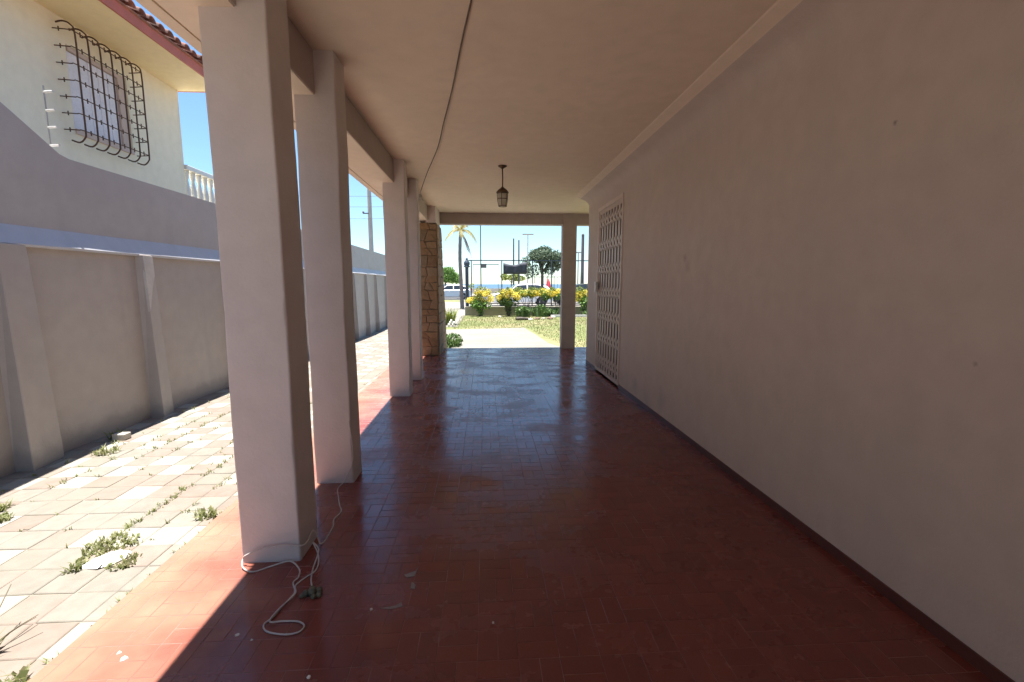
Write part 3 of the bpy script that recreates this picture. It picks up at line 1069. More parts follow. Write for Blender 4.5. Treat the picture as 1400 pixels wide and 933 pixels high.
for k in range(7):
    z = 4.155 - k * 0.187
    pts = [(HX - 0.01, 5.93, z), (HX + 0.06, 5.94, z), (HX + 0.15, 5.955, z), (HX + 0.188, 5.99, z), (HX + 0.188, 6.5, z), (HX + 0.188, 7.0, z), (HX + 0.16, 7.04, z), (HX + 0.06, 7.06, z), (HX - 0.01, 7.065, z)]
    g = MB().tube(smooth_pts(pts, 3), 0.0065, 5)
    for i in range(13):      # short cross pins welded along the bar
        y = 5.99 + 0.086 * i
        if i % 2:
            g.tube([(HX + 0.187, y, z - 0.028), (HX + 0.187, y, z + 0.028)], 0.007, 4)
    for x in (HX + 0.06,):
        g.tube([(x, 5.94, z - 0.025), (x, 5.94, z + 0.025)], 0.007, 4)
    g.build('cross_bar', M['rusty_iron'], win, (HX, 6.5, z))
# balcony with turned balusters
g = MB()
g.box(-10, -4.98, 8.102, 11.4, 2.30, 2.48)
g.box(-10, -5.06, 8.102, 11.3, -0.3, 2.30)
bal = g.build('balcony', M['cream'], nb, (-6, 9, 2.4))
g = MB()
g.box(-5.12, -4.96, 8.103, 11.4, 3.10, 3.18)
g.box(-5.11, -4.97, 8.103, 11.4, 2.481, 2.54)
g.build('handrail', M['white_paint'], bal, bevel=0.01)
bp = [(0.045, 0), (0.045, 0.05), (0.028, 0.07), (0.05, 0.17), (0.052, 0.24), (0.03, 0.38), (0.026, 0.42), (0.04, 0.45), (0.04, 0.50), (0.045, 0.51), (0.045, 0.565)]
b0 = None
for k in range(19):
    y = 8.19 + 0.17 * k
    if b0 is None:
        b0 = MB().lathe(bp, (-5.04, y, 2.538), 10).build('baluster', M['white_paint'], bal, (-5.04, y, 2.538))
    else:
        o = link('baluster', b0.data, bal, Vector((-5.04, y, 2.538)))

# ------------------------------------------------------------------ things under the veranda
lx, ly = 0.196, 4.97
ln = thing('ceiling_lantern', 'small brass lantern with frosted glass hanging from the veranda ceiling', 'lantern', (lx, ly, CZ))
MB().lathe([(0.046, 0), (0.046, -0.008), (0.022, -0.022), (0.012, -0.03)], (lx, ly, CZ), 14).build('canopy', M['brass'], ln)
MB().tube([(lx, ly, CZ - 0.028), (lx + 0.002, ly, CZ - 0.13), (lx, ly, CZ - 0.235)], 0.007, 8).build('rod', M['brass'], ln)
MB().lathe([(0.010, 0.03), (0.02, 0.018), (0.045, 0.0), (0.064, -0.022), (0.068, -0.036), (0.06, -0.04)], (lx, ly, CZ - 0.245), 14).build('cap', M['brass'], ln)
MB().lathe([(0.050, 0.0), (0.053, -0.02), (0.048, -0.09), (0.040, -0.125), (0.02, -0.13)], (lx, ly, CZ - 0.286), 14).build('glass', M['frosted'], ln)
g = MB()
for k in range(6):
    a = k * math.pi / 3 + 0.3
    g.tube([(lx + math.cos(a) * r_, ly + math.sin(a) * r_, CZ - z) for r_, z in ((0.061, 0.28), (0.059, 0.32), (0.053, 0.38), (0.043, 0.42))], 0.003, 5)
for z, r_ in ((0.345, 0.057), (0.418, 0.044)):
    g.tube([(lx + math.cos(a * math.pi / 8) * r_, ly + math.sin(a * math.pi / 8) * r_, CZ - z) for a in range(17)], 0.004, 5, cap=False)
g.build('cage', M['brass'], ln)

# cable strung under the ceiling and tied off at a column
g = MB().tube(smooth_pts([(-0.03, 2.02, 2.443), (-0.05, 2.15, 2.441), (-0.115, 2.52, 2.437), (-0.20, 3.05, 2.43), (-0.305, 3.63, 2.425), (-0.42, 4.27, 2.415), (-0.60, 4.95, 2.36), (-0.745, 5.50, 2.285)], 6), 0.0042, 6)
cb = tag(link('hanging_cable', None, None, Vector((-0.3, 3.6, 2.45))), 'long dark cable sagging under the ceiling towards the third and fourth columns', 'cable')
g.build('cable', M['dark_cable'], cb)
g = MB()
g.tube(smooth_pts([(-0.745, 5.50, 2.285), (-0.76, 5.51, 2.22), (-0.735, 5.5, 2.18), (-0.75, 5.49, 2.25), (-0.79, 5.53, 2.12), (-0.80, 5.592, 1.95), (-0.797, 5.594, 1.7), (-0.795, 5.595, 1.3), (-0.80, 5.595, 0.9), (-0.80, 5.595, 0.45)], 6), 0.005, 6)
g.build('cable_tail', M['white_cable'], cb)

# white flex lying round the foot of the nearest column
wc = tag(link('white_flex', None, None, Vector((-0.8, 1.8, 0))), 'white electric flex trailing on the floor and looped around the nearest column', 'cable')
C = 0.0035
loop = [(-0.803, 2.60, 0.40), (-0.80, 2.637, 0.16), (-0.85, 2.625, 0.03), (-0.875, 2.57, C), (-0.835, 2.45, C), (-0.80, 2.36, C), (-0.770, 2.29, C), (-0.78, 2.21, C), (-0.762, 2.13, C), (-0.765, 1.99, C),
        (-0.79, 2.00, 0.05), (-0.80, 1.98, 0.075), (-0.795, 1.88, 0.07), (-0.86, 1.852, 0.085), (-0.95, 1.848, 0.08), (-1.02, 1.845, 0.055), (-1.045, 1.852, 0.03), (-1.03, 1.82, 0.012), (-0.98, 1.80, C), (-0.92, 1.835, C), (-0.85, 1.852, 0.012), (-0.795, 1.81, C), (-0.775, 1.755, C), (-0.782, 1.72, C), (-0.752, 1.66, C), (-0.762, 1.60, C), (-0.775, 1.53, C), (-0.79, 1.495, C), (-0.765, 1.462, C), (-0.70, 1.445, C), (-0.655, 1.452, C), (-0.645, 1.48, C), (-0.675, 1.503, C), (-0.73, 1.508, C), (-0.772, 1.50, 0.011), (-0.768, 1.56, 0.011), (-0.742, 1.64, 0.011), (-0.765, 1.70, C), (-0.745, 1.75, C), (-0.72, 1.80, C), (-0.735, 1.87, 0.02), (-0.78, 1.93, 0.05)]
MB().tube(smooth_pts(loop, 5), 0.0031, 6).build('flex', M['white_cable'], wc)
MB().tube(smooth_pts([(-0.78, 1.93, 0.05), (-0.745, 1.90, 0.03), (-0.735, 1.80, C), (-0.715, 1.73, C), (-0.69, 1.675, 0.012)], 5), 0.0031, 6).build('flex_end', M['white_cable'], wc)
g = MB()
for (dx, dy, r_, sz) in ((0, 0, 0.018, 1), (0.022, 0.012, 0.014, 1), (-0.022, -0.006, 0.015, 1), (0.03, -0.012, 0.012, 1), (-0.008, 0.022, 0.013, 1), (0.012, -0.022, 0.011, 1), (-0.034, -0.014, 0.010, 1)):
    cxx, cyy = -0.68 + dx, 1.648 + dy
    g.lathe([(r_ * 0.6, 0.0), (r_, r_ * 0.5), (r_ * 0.9, r_ * 1.1), (r_ * 0.45, r_ * 1.5)], (cxx, cyy, 0.0), 7)
g.build('plug', M['olive_plug'], wc)

# paint flakes on the floor
fl0 = None
for (x, y, s_) in ((-1.205, 1.40, 0.008), (-1.17, 1.375, 0.012), (-0.86, 1.455, 0.008), (-0.80, 1.43, 0.006), (-0.43, 1.552, 0.008), (0.02, 1.46, 0.006), (-0.55, 1.27, 0.007)):
    mb = MB()
    k = 6
    ang = [2 * math.pi * i / k for i in range(k)]
    rr = [s_ * random.uniform(0.6, 1.2) for _ in ang]
    vs = [(x + math.cos(a) * r_, y + math.sin(a) * r_, 0.0005) for a, r_ in zip(ang, rr)] + [(x + math.cos(a) * r_ * .8, y + math.sin(a) * r_ * .8, s_ * 0.45 * random.uniform(.6, 1.2)) for a, r_ in zip(ang, rr)]
    mb.add(vs, [tuple(range(6, 12)), tuple(range(5, -1, -1))] + [(i, (i + 1) % 6, 6 + (i + 1) % 6, 6 + i) for i in range(6)])
    o = mb.build('paint_flake', M['chip'], None, (x, y, 0))
    lit = x < -1.1
    tag(o, 'white paint flake lying on the sunlit edge of the red floor' if lit else 'tiny white paint flake lying on the shaded red floor tiles', 'paint flake', 'sunlit paint flakes' if lit else 'shaded paint flakes')

# ------------------------------------------------------------------ weeds and litter on the driveway
g = MB()
def joint(x, y0, y1, n, h=0.03, jx=0.012):
    for _ in range(n):
        y = random.uniform(y0, y1)
        blades(g, (x + random.gauss(0, jx), y, paving_z(y) - 0.008), random.randint(3, 7), 0.018, h, 0.0035, lean=1.2)
joint(-1.832, 1.9, 5.5, 95)
joint(-1.832, 2.05, 2.35, 22, 0.03)
joint(-2.497, 2.9, 5.2, 34)
joint(-2.33, 3.0, 5.0, 14)
joint(-1.66, 1.95, 3.2, 12)
joint(-2.66, 2.6, 4.4, 26)
joint(-2.0, 3.0, 6, 16)
joint(-1.425, 1.2, 2.6, 34, 0.026)
joint(-2.9, 2.3, 7, 36, 0.04, 0.04)
for j in range(-4, 20):
    y = PY0 + j * pm
    for _ in range(2):
        x = random.uniform(-2.8, -1.45)
        blades(g, (x, y, paving_z(y) - 0.008), random.randint(2, 5), 0.015, 0.025, 0.0035, lean=1.2)
tag(g.build('joint_grass', M['weed'], recalc=False), 'thin weeds and grass growing in the joints between the pavers', 'weeds', kind='stuff')

def tuft(x, y, label, n=40, r=0.06, h=0.06, m='weed', group=None, leafy=0):
    g = MB()
    z = paving_z(y) - 0.006 if x < -1.4 else -0.157
    blades(g, (x, y, z), n, r, h, 0.005, lean=1.1)
    if leafy:
        leaves(g, leafy, [(x, y, z + h * 0.5, r, r, h * 0.5)], 0.028)
    o = g.build('weed_tuft', M[m], None, (x, y, z), recalc=False)
    return tag(o, label, 'weed', group)

tuft(-1.79, 2.10, 'spreading green weed along the upper side of the white plaster patch', 130, 0.10, 0.035, leafy=30)
tuft(-1.625, 1.965, 'low green weed at the right hand end of the white plaster patch', 60, 0.06, 0.032, leafy=16)
tuft(-1.80, 1.935, 'small weed at the left hand tip of the white plaster patch', 40, 0.04, 0.04, leafy=16)
tuft(-2.80, 3.35, 'leafy weed in the shade at the foot of the boundary wall', 50, 0.07, 0.05, 'weed', leafy=24)
tuft(-2.98, 3.68, 'taller weed against the boundary wall beside the pale loose block', 40, 0.05, 0.08, 'weed', leafy=20)
tuft(-2.70, 2.50, 'green weed at the edge of the wall shadow nearest the camera', 50, 0.05, 0.05, leafy=24)
tuft(-2.55, 2.38, 'small weed just out in the sun beside the wall shadow', 36, 0.04, 0.04, leafy=18)
tuft(-1.50, 2.36, 'weed tuft in the corner of paving and red floor near the first column', 40, 0.05, 0.05, leafy=18)
tuft(-1.47, 1.31, 'weed tuft along the edge of the red floor at the bottom of the picture', 50, 0.07, 0.05, leafy=16)

# tall dry weed in the near corner
dw = thing('dry_weed', 'straggly dry weed with long bare stalks on the paving', 'weed', (-1.70, 1.44, -0.04))
bx, byy, bz = -1.70, 1.44, -0.045
g = MB()
for (ex, ey, ez) in ((-1.60, 1.56, 0.03), (-1.62, 1.42, 0.02), (-1.74, 1.62, 0.11), (-1.68, 1.33, 0.02), (-1.80, 1.5, 0.1), (-1.65, 1.60, -0.01)):
    g.tube(smooth_pts([(bx, byy, bz), ((bx + ex) / 2 + 0.01, (byy + ey) / 2, (bz + ez) / 2 + 0.02), (ex, ey, ez)], 4), 0.003, 5, r1=0.0015)
g.build('stalk', M['dry_stem'], dw)
g = MB()
blades(g, (bx, byy, bz), 60, 0.05, 0.06, 0.004, lean=1.3)
leaves(g, 50, [(bx, byy, bz + 0.04, 0.06, 0.06, 0.04)], 0.02)
g.build('leaf_tuft', M['weed'], dw, recalc=False)

# spilled white plaster
g = MB()
ctr = (-1.70, 1.99)
pts = [(-1.80, 1.94), (-1.77, 1.925), (-1.70, 1.92), (-1.66, 1.935), (-1.645, 1.97), (-1.63, 2.01), (-1.65, 2.05), (-1.70, 2.06), (-1.74, 2.03), (-1.775, 1.985)]
vs, fs = [], []
for s_, z in ((1.0, -0.036), (0.9, -0.027), (0.6, -0.022), (0.3, -0.019)):
    vs += [(ctr[0] + (x - ctr[0]) * s_ + random.uniform(-.006, .006), ctr[1] + (y - ctr[1]) * s_ + random.uniform(-.006, .006), z + random.uniform(-.003, .003)) for x, y in pts]
k = len(pts)
for r_ in range(3):
    fs += [(r_ * k + i, r_ * k + (i + 1) % k, (r_ + 1) * k + (i + 1) % k, (r_ + 1) * k + i) for i in range(k)]
fs.append(tuple(range(3 * k, 4 * k)))
g.add(vs, fs, 0, True)
tag(g.build('plaster_patch', mat('white_plaster', (0.85, 0.84, 0.80), (0.74, 0.72, 0.66), 40, 0.9, bmp=0.6), None, (-1.7, 1.99, -0.035)), 'splash of white plaster dried on the paving among green weeds', 'plaster')
g = MB().box(-2.975, -2.875, 3.62, 3.69, -0.038, 0.012)
o = g.build('loose_block', M['pale_rock'], None, (-2.92, 3.66, -0.04), bevel=0.006)
tag(o, 'pale loose block lying in the shade at the foot of the boundary wall', 'block')

# ------------------------------------------------------------------ front garden
YF = 19.44
gf = thing('garden_fence', 'dark iron fence on a low concrete plinth along the front garden', 'fence', (2, YF, -0.15))
MB().box(-0.87, 8.6, YF, YF + 0.18, -0.4, 0.23).build('plinth', M['plinth'], gf, bevel=0.015)
g = MB()
g.tube([(-0.77, YF + 0.09, 0.2), (-0.77, YF + 0.09, 1.95)], 0.075, 10)
g.lathe([(0.075, 0), (0.14, 0.02), (0.14, 0.05), (0.10, 0.07), (0.13, 0.13), (0.13, 0.22), (0.06, 0.30), (0.05, 0.33), (0.055, 0.37), (0.0, 0.43)], (-0.77, YF + 0.09, 1.90), 12)
g.build('post', M['fence_iron'], gf)
for z, x0 in ((2.20, -0.7), (0.36, -0.7)):
    MB().box(x0, 8.6, YF + 0.07, YF + 0.105, z - 0.02, z + 0.02).build('rail', M['fence_iron'], gf, (x0, YF, z))
for x in (-0.58, 0.73, 2.05, 2.9, 3.75, 4.6, 5.6, 6.6, 7.6):
    MB().box(x - 0.022, x + 0.022, YF + 0.06, YF + 0.108, 0.2, 2.185).build('upright', M['fence_iron'], gf, (x, YF, 0.2))
MB().box(-0.50, 0.6, YF + 0.075, YF + 0.10, 2.02, 2.05).build('inner_rail', M['fence_iron'], gf)
for x in (-0.48, 0.575):
    MB().box(x - 0.008, x + 0.008, YF + 0.078, YF + 0.098, 0.38, 2.02).build('inner_bar', M['galvanised'], gf)
for k in range(10):
    x = 2.2 + 0.16 * k
    MB().box(x - 0.006, x + 0.006, YF + 0.08, YF + 0.092, 0.38, 1.5).build('bar', M['fence_iron'], gf, (x, YF, 0.4))
MB().box(2.1, 3.75, YF + 0.078, YF + 0.094, 1.49, 1.515).build('bar_rail', M['fence_iron'], gf)
# dark cloth banner tied to the top rail
g = MB()
nx = 14
vs, fs = [], []
for i in range(nx + 1):
    t = i / nx
    x = 0.79 + 1.02 * t
    top = 2.13 - 0.10 * math.sin(math.pi * min(1, t * 1.15)) ** 1.2 - 0.03 * (1 - t)
    for j in range(5):
        q = j / 4
        z = top * (1 - q) + 1.62 * q
        y = YF + 0.03 + 0.015 * math.sin(t * 17 + q * 2)
        vs.append((x, y, z))
for i in range(nx):
    for j in range(4):
        fs.append((i * 5 + j, i * 5 + j + 1, i * 5 + 6 + j, i * 5 + 5 + j))
g.add(vs, fs, 0, True)
bn = g.build('banner', M['banner'], None, (1.3, YF, 1.6), recalc=False)
sm = bn.modifiers.new('thickness', 'SOLIDIFY')
sm.thickness = 0.004
tag(bn, 'dark grey cloth banner tied to the garden fence', 'banner')

def shrub(x, y, w, ztop, zfl, label, group, full=True, seed=0, green='leaf_bright'):
    rnd = random.Random(seed)
    root = thing('flowering_shrub', label, 'shrub', (x, y, -0.155), group)
    g = MB()
    for k in range(6):
        a = k * 1.05 + rnd.random()
        e = (x + math.cos(a) * w * 0.3, y + math.sin(a) * 0.2, zfl * 0.8)
        g.tube(smooth_pts([(x + rnd.uniform(-.05, .05), y + rnd.uniform(-.05, .05), -0.16), (x + math.cos(a) * w * 0.12, y + math.sin(a) * 0.1, zfl * 0.4), e], 3), 0.018, 5, r1=0.007)
    g.build('stem', M['bark'], root)
    g = MB()
    bl = [(x + rnd.uniform(-.3, .3) * w, y + rnd.uniform(-.15, .15), zfl + rnd.uniform(-.15, .05), w * 0.26, 0.24, 0.17) for _ in range(6)]
    if full:
        bl += [(x + rnd.uniform(-.18, .05) * w, y + rnd.uniform(-.1, .1), zz, w * (0.14 + 0.12 * zz), 0.2, 0.17) for zz in (0.0, 0.18, 0.34)]
    leaves(g, 900 if full else 480, bl, 0.085, rnd=rnd)
    g.build('foliage', M[green], root, recalc=False)
    g = MB()
    for k in range(9):
        a = rnd.uniform(-.5, .5) * w
        g.tube([(x + a * .6, y, zfl), (x + a, y + rnd.uniform(-.2, .2), ztop + rnd.uniform(-.12, .10))], 0.006, 4, r1=0.003)
        leaves(g, 45, [(x + a * rnd.uniform(.7, 1.1), y + rnd.uniform(-.2, .2), rnd.uniform(zfl, ztop - .05), 0.14, 0.16, 0.14)], 0.075, rnd=rnd)
    g.build('leaves', M['leaf_lime'], root, recalc=False)  # leafy shoots: thin twigs and their leaves in one mesh
    g = MB()
    fl = []
    for k in range(18):
        t = -1 + 2 * (k % 9) / 8
        hi = ztop - 0.13 - 0.28 * t * t * (1 if full else 0.3)
        fl.append((x + 0.44 * t * w, y + rnd.uniform(-.2, .2), rnd.uniform(min(zfl, hi - 0.12), hi), w * 0.15, 0.2, 0.13))
    leaves(g, rnd.randint(1100, 1700), fl, 0.065, rnd=rnd)
    g.build('blossom', M['flower'], root, recalc=False)
    return root

gp = 'yellow flowering shrubs along the fence'
shrub(-0.20, 18.95, 1.0, 1.17, 0.45, 'yellow shrub standing alone beside the thick fence post', gp, True, 1)
shrub(0.98, 18.9, 0.9, 1.08, 0.55, 'yellow shrub under the dark banner with full green skirts', gp, True, 2, 'leaf_green')
shrub(1.75, 19.0, 1.0, 1.02, 0.78, 'yellow hedge shrub just right of the banner, bare below', gp, False, 3)
shrub(2.45, 19.05, 1.0, 1.04, 0.78, 'yellow hedge shrub in front of the street tree trunk', gp, False, 4)
shrub(3.08, 19.0, 0.9, 1.02, 0.80, 'yellow hedge shrub beside the front veranda pillar', gp, False, 5)
shrub(4.25, 18.95, 1.0, 1.05, 0.55, 'yellow shrub seen between the front pillar and the house wall', gp, True, 6)

def lowplant(x, y, w, h, label, seed):
    rnd = random.Random(seed)
    g = MB()
    leaves(g, 420, [(x + rnd.uniform(-.35, .35) * w, y + rnd.uniform(-.1, .1), -0.12 + h * rnd.uniform(0.3, 0.75), w * 0.25, 0.2, h * 0.35) for _ in range(5)], 0.09, rnd=rnd)
    blades(g, (x, y, -0.16), 90, w * 0.4, h, 0.012)
    return tag(g.build('low_plant', M['leaf_green'], None, (x, y, -0.155), recalc=False), label, 'plant', 'low plants in the garden bed')

lowplant(1.55, 18.5, 0.75, 0.42, 'low dark green plant behind the brown stones, nearer the banner', 21)
lowplant(2.25, 18.6, 0.8, 0.48, 'low bushy green plant under the street tree', 22)
lowplant(2.85, 18.7, 0.5, 0.30, 'small low plant close to the front veranda pillar', 23)
lowplant(4.5, 18.4, 0.8, 0.35, 'low plant behind the lawn to the right of the front pillar', 24)

def rockmesh(r, seed):
    rnd = random.Random(seed)
    bm = bmesh.new()
    bmesh.ops.create_icosphere(bm, subdivisions=2, radius=r)
    for v in bm.verts:
        v.co *= rnd.uniform(0.8, 1.15)
        v.co.z *= 0.6
    me = bpy.data.meshes.new('garden_stone')
    bm.to_mesh(me)
    bm.free()
    return me

for i, (x, y, r_, m, lab) in enumerate(((1.72, 16.9, 0.10, 'pale_rock', 'pale stone in the bed edging next to the dark log'), (2.0, 17.1, 0.12, 'rock', 'brown stone midway along the bed edging'), (2.25, 17.2, 0.09, 'pale_rock', 'small pale stone midway along the bed edging'),
                                       (2.5, 17.2, 0.13, 'rock', 'largest brown stone at the end of the bed edging'), (2.75, 18.1, 0.10, 'pale_rock', 'pale stone behind the row near the pillar'), (0.6, 18.4, 0.08, 'pale_rock', 'small pale stone between the first two yellow shrubs'))):
    me = rockmesh(r_, 40 + i)
    me.materials.append(M[m])
    o = link('garden_stone', me, None, Vector((x, y, -0.14)))
    tag(o, lab, 'stone', 'stones edging the garden bed')
g = MB().tube([(1.15, 16.7, -0.10), (1.3, 16.75, -0.085), (1.62, 16.8, -0.11)], 0.065, 8, r1=0.05)
tag(g.build('log', M['bark'], None, (1.35, 16.75, -0.15)), 'short dark log lying at the edge of the lawn', 'log')
g = MB()
vs = []
MB().box(2.7, 8.0, 18.25, 18.36, -0.3, -0.07).build('bed_kerb', M['white_paint'], path)

# spiky plants by the stone pillar
g = MB()
blades(g, (-1.18, 15.0, -0.155), 130, 0.16, 0.52, 0.02, lean=0.8)
tag(g.build('spiky_plant', M['leaf_lime'], None, (-1.18, 15.0, -0.155), recalc=False), 'spiky yellow green plant at the corner of the lawn beyond the stone pillar', 'plant')
g = MB()
leaves(g, 700, [(-0.72, 9.75, -0.02, 0.22, 0.35, 0.16), (-0.85, 9.4, 0.0, 0.16, 0.3, 0.15)], 0.06)
blades(g, (-0.72, 9.6, -0.14), 140, 0.22, 0.22, 0.008)
tag(g.build('low_bush', M['leaf_green'], None, (-0.75, 9.6, -0.15), recalc=False), 'low green bush at the foot of the stone pillar', 'bush')
g = MB()
for k in range(5):
    MB_ = g
    x, y = -1.15 + 0.04 * k, 14.2 + 0.1 * (k % 2)
    g.lathe([(0.02, 0), (0.035, 0.06), (0.02, 0.12)], (x, y, -0.15 + 0.06 * (k % 3)), 6)
tag(g.build('white_flowers', M['white_paint'], None, (-1.1, 14.2, -0.15)), 'cluster of small white flowers below the spiky plant', 'flowers')

# ------------------------------------------------------------------ street beyond the fence
SZ = -0.26

def tree(name, label, loc, trunk_h, r, blobs, n, leaf, size, bark='bark', group=None, seed=0, limbs=5, kind_cat='tree'):
    rnd = random.Random(seed)
    x, y, z = loc
    root = thing(name, label, kind_cat, loc, group)
    g = MB()
    g.tube(smooth_pts([(x, y, z - 0.05), (x + rnd.uniform(-.05, .05), y, z + trunk_h * 0.5), (x + rnd.uniform(-.05, .05), y, z + trunk_h)], 4), r, 9, r1=r * 0.7)
    for k in range(limbs):
        b = blobs[k % len(blobs)]
        g.tube(smooth_pts([(x, y, z + trunk_h * 0.92), ((x + b[0]) / 2, (y + b[1]) / 2, z * 0.3 + trunk_h * 0.3 + b[2] * 0.7 - 0.05), (b[0], b[1], b[2] + b[5] * 0.3)], 4), r * 0.5, 6, r1=r * 0.15)
    g.build('trunk', M[bark], root)
    g = MB()
    leaves(g, n, blobs, size, rnd=rnd)
    g.build('crown', M[leaf], root, recalc=False)
    return root

# street tree with a drooping, umbrella-like crown
tx, ty = 3.28 + 0.0, 26.0
rnd = random.Random(5)
bl = []
for k in range(20):
    a = k * 2.4
    q = 0.15 + 0.75 * ((k * 0.37) % 1)
    bl.append((tx + 0.1 + math.cos(a) * q, ty + math.sin(a) * q, 2.75 - 0.55 * q * q + rnd.uniform(-0.05, 0.35), 0.42, 0.42, 0.36))
for (dx, dz) in ((-0.85, 2.15), (-0.75, 1.85), (-0.35, 2.0), (0.45, 2.0), (0.8, 2.2), (0.95, 2.35), (0.1, 2.05), (-0.9, 2.45)):
    bl.append((tx + dx, ty + rnd.uniform(-.3, .3), dz, 0.32, 0.3, 0.36))
tree('street_tree', 'small street tree with a drooping grey green crown behind the fence', (tx, ty, SZ), 2.2, 0.11, bl, 9000, 'leaf_dull', 0.10, seed=6, limbs=9)

# palm
px_, py_ = -1.42, 26.6
palm = thing('palm_tree', 'slender palm with yellowing fronds and dry hanging leaves behind the fence post', 'palm tree', (px_, py_, SZ))
pt = [(px_ + 0.08, py_, SZ - 0.05), (px_ + 0.03, py_, 1.2), (px_ - 0.02, py_, 2.8), (px_ + 0.03, py_, 4.25)]
g = MB()
sp = smooth_pts(pt, 8)
g.tube(sp, [0.12 - 0.035 * i / (len(sp) - 1) + (0.008 if i % 2 else 0) for i in range(len(sp))], 9)
g.build('trunk', M['palm_bark'], palm)

def frond(mb, base, az, el, L, droop, wid=0.20, n=15):
    d = Vector((math.cos(az), math.sin(az), 0))
    pts = []
    for i in range(n + 1):
        t = i / n
        pts.append(Vector(base) + d * L * t * math.cos(el) * (1 - 0.15 * t) + Vector((0, 0, L * t * math.sin(el) - droop * t * t)))
    mb.tube(pts, 0.014, 4, r1=0.004)
    side = Vector((-d.y, d.x, 0))
    for i in range(2, n + 1):
        p = pts[i]
        tg = (pts[i] - pts[i - 1]).normalized()
        for s_ in (-1, 1):
            for q in (0, 0.5):
                b = p - tg * q * (L / n)
                w = wid * (0.5 + 1.2 * math.sin(math.pi * i / (n + 1)) ** 0.7)
                e = b + side * s_ * w * 0.75 + tg * w * 0.5 + Vector((0, 0, -w * random.uniform(0.3, 0.8)))
                k = tg * 0.02
                mb.add([b - k, b + k, e], [(0, 1, 2)])

top = (px_ + 0.03, py_, 4.25)
fr0 = None
for (az, el, L, dr) in ((2.9, 0.55, 1.25, 1.15), (3.5, 0.2, 1.2, 0.9), (0.15, 0.5, 1.25, 1.15), (-0.4, 0.25, 1.2, 0.95), (0.6, 0.95, 1.3, 0.6), (2.4, 0.95, 1.3, 0.6), (1.57, 0.9, 1.2, 0.5), (-1.4, 0.5, 1.1, 0.9), (4.1, 0.8, 1.2, 0.8), (5.3, 0.9, 1.2, 0.7)):
    g = MB()
    frond(g, top, az, el, L, dr)
    g.build('frond', M['palm_leaf'], palm, top, recalc=False)
for (dx, L) in ((0.12, 1.3), (0.3, 1.2), (0.2, 1.5), (0.38, 1.1), (-0.1, 1.3), (0.45, 1.0)):
    g = MB()
    frond(g, (px_ + 0.06, py_ - 0.05, 4.1), 0.1 + dx, -0.5, L * 0.55, L * 0.62, 0.12)
    g.build('dry_frond', M['dry_frond'], palm, top, recalc=False)

# trees on the far side of the street
bl = [(-5.2, 60, 2.3, 1.5, 1.2, 0.9), (-4.2, 60.3, 2.0, 1.1, 1.0, 0.75), (-6.4, 60, 2.6, 1.4, 1.2, 0.9), (-4.8, 59.8, 2.9, 0.9, 0.9, 0.6), (-3.7, 60, 1.7, 0.6, 0.7, 0.5)]
tree('seafront_tree', 'round bright green tree across the road above the white hatchback', (-5.2, 60, -0.22), 1.7, 0.16, bl, 5200, 'leaf_bright', 0.22, seed=9)
bl = [(3.3, 58, 2.0, 0.9, 0.8, 0.35), (4.3, 58, 1.9, 0.9, 0.8, 0.40), (2.5, 58, 2.1, 0.6, 0.6, 0.45), (3.8, 58, 2.2, 0.7, 0.7, 0.3)]
tree('beach_tree', 'low yellow green tree far across the road below the dark banner', (3.4, 58, -0.22), 1.7, 0.10, bl, 1500, 'leaf_lime', 0.20, seed=10)

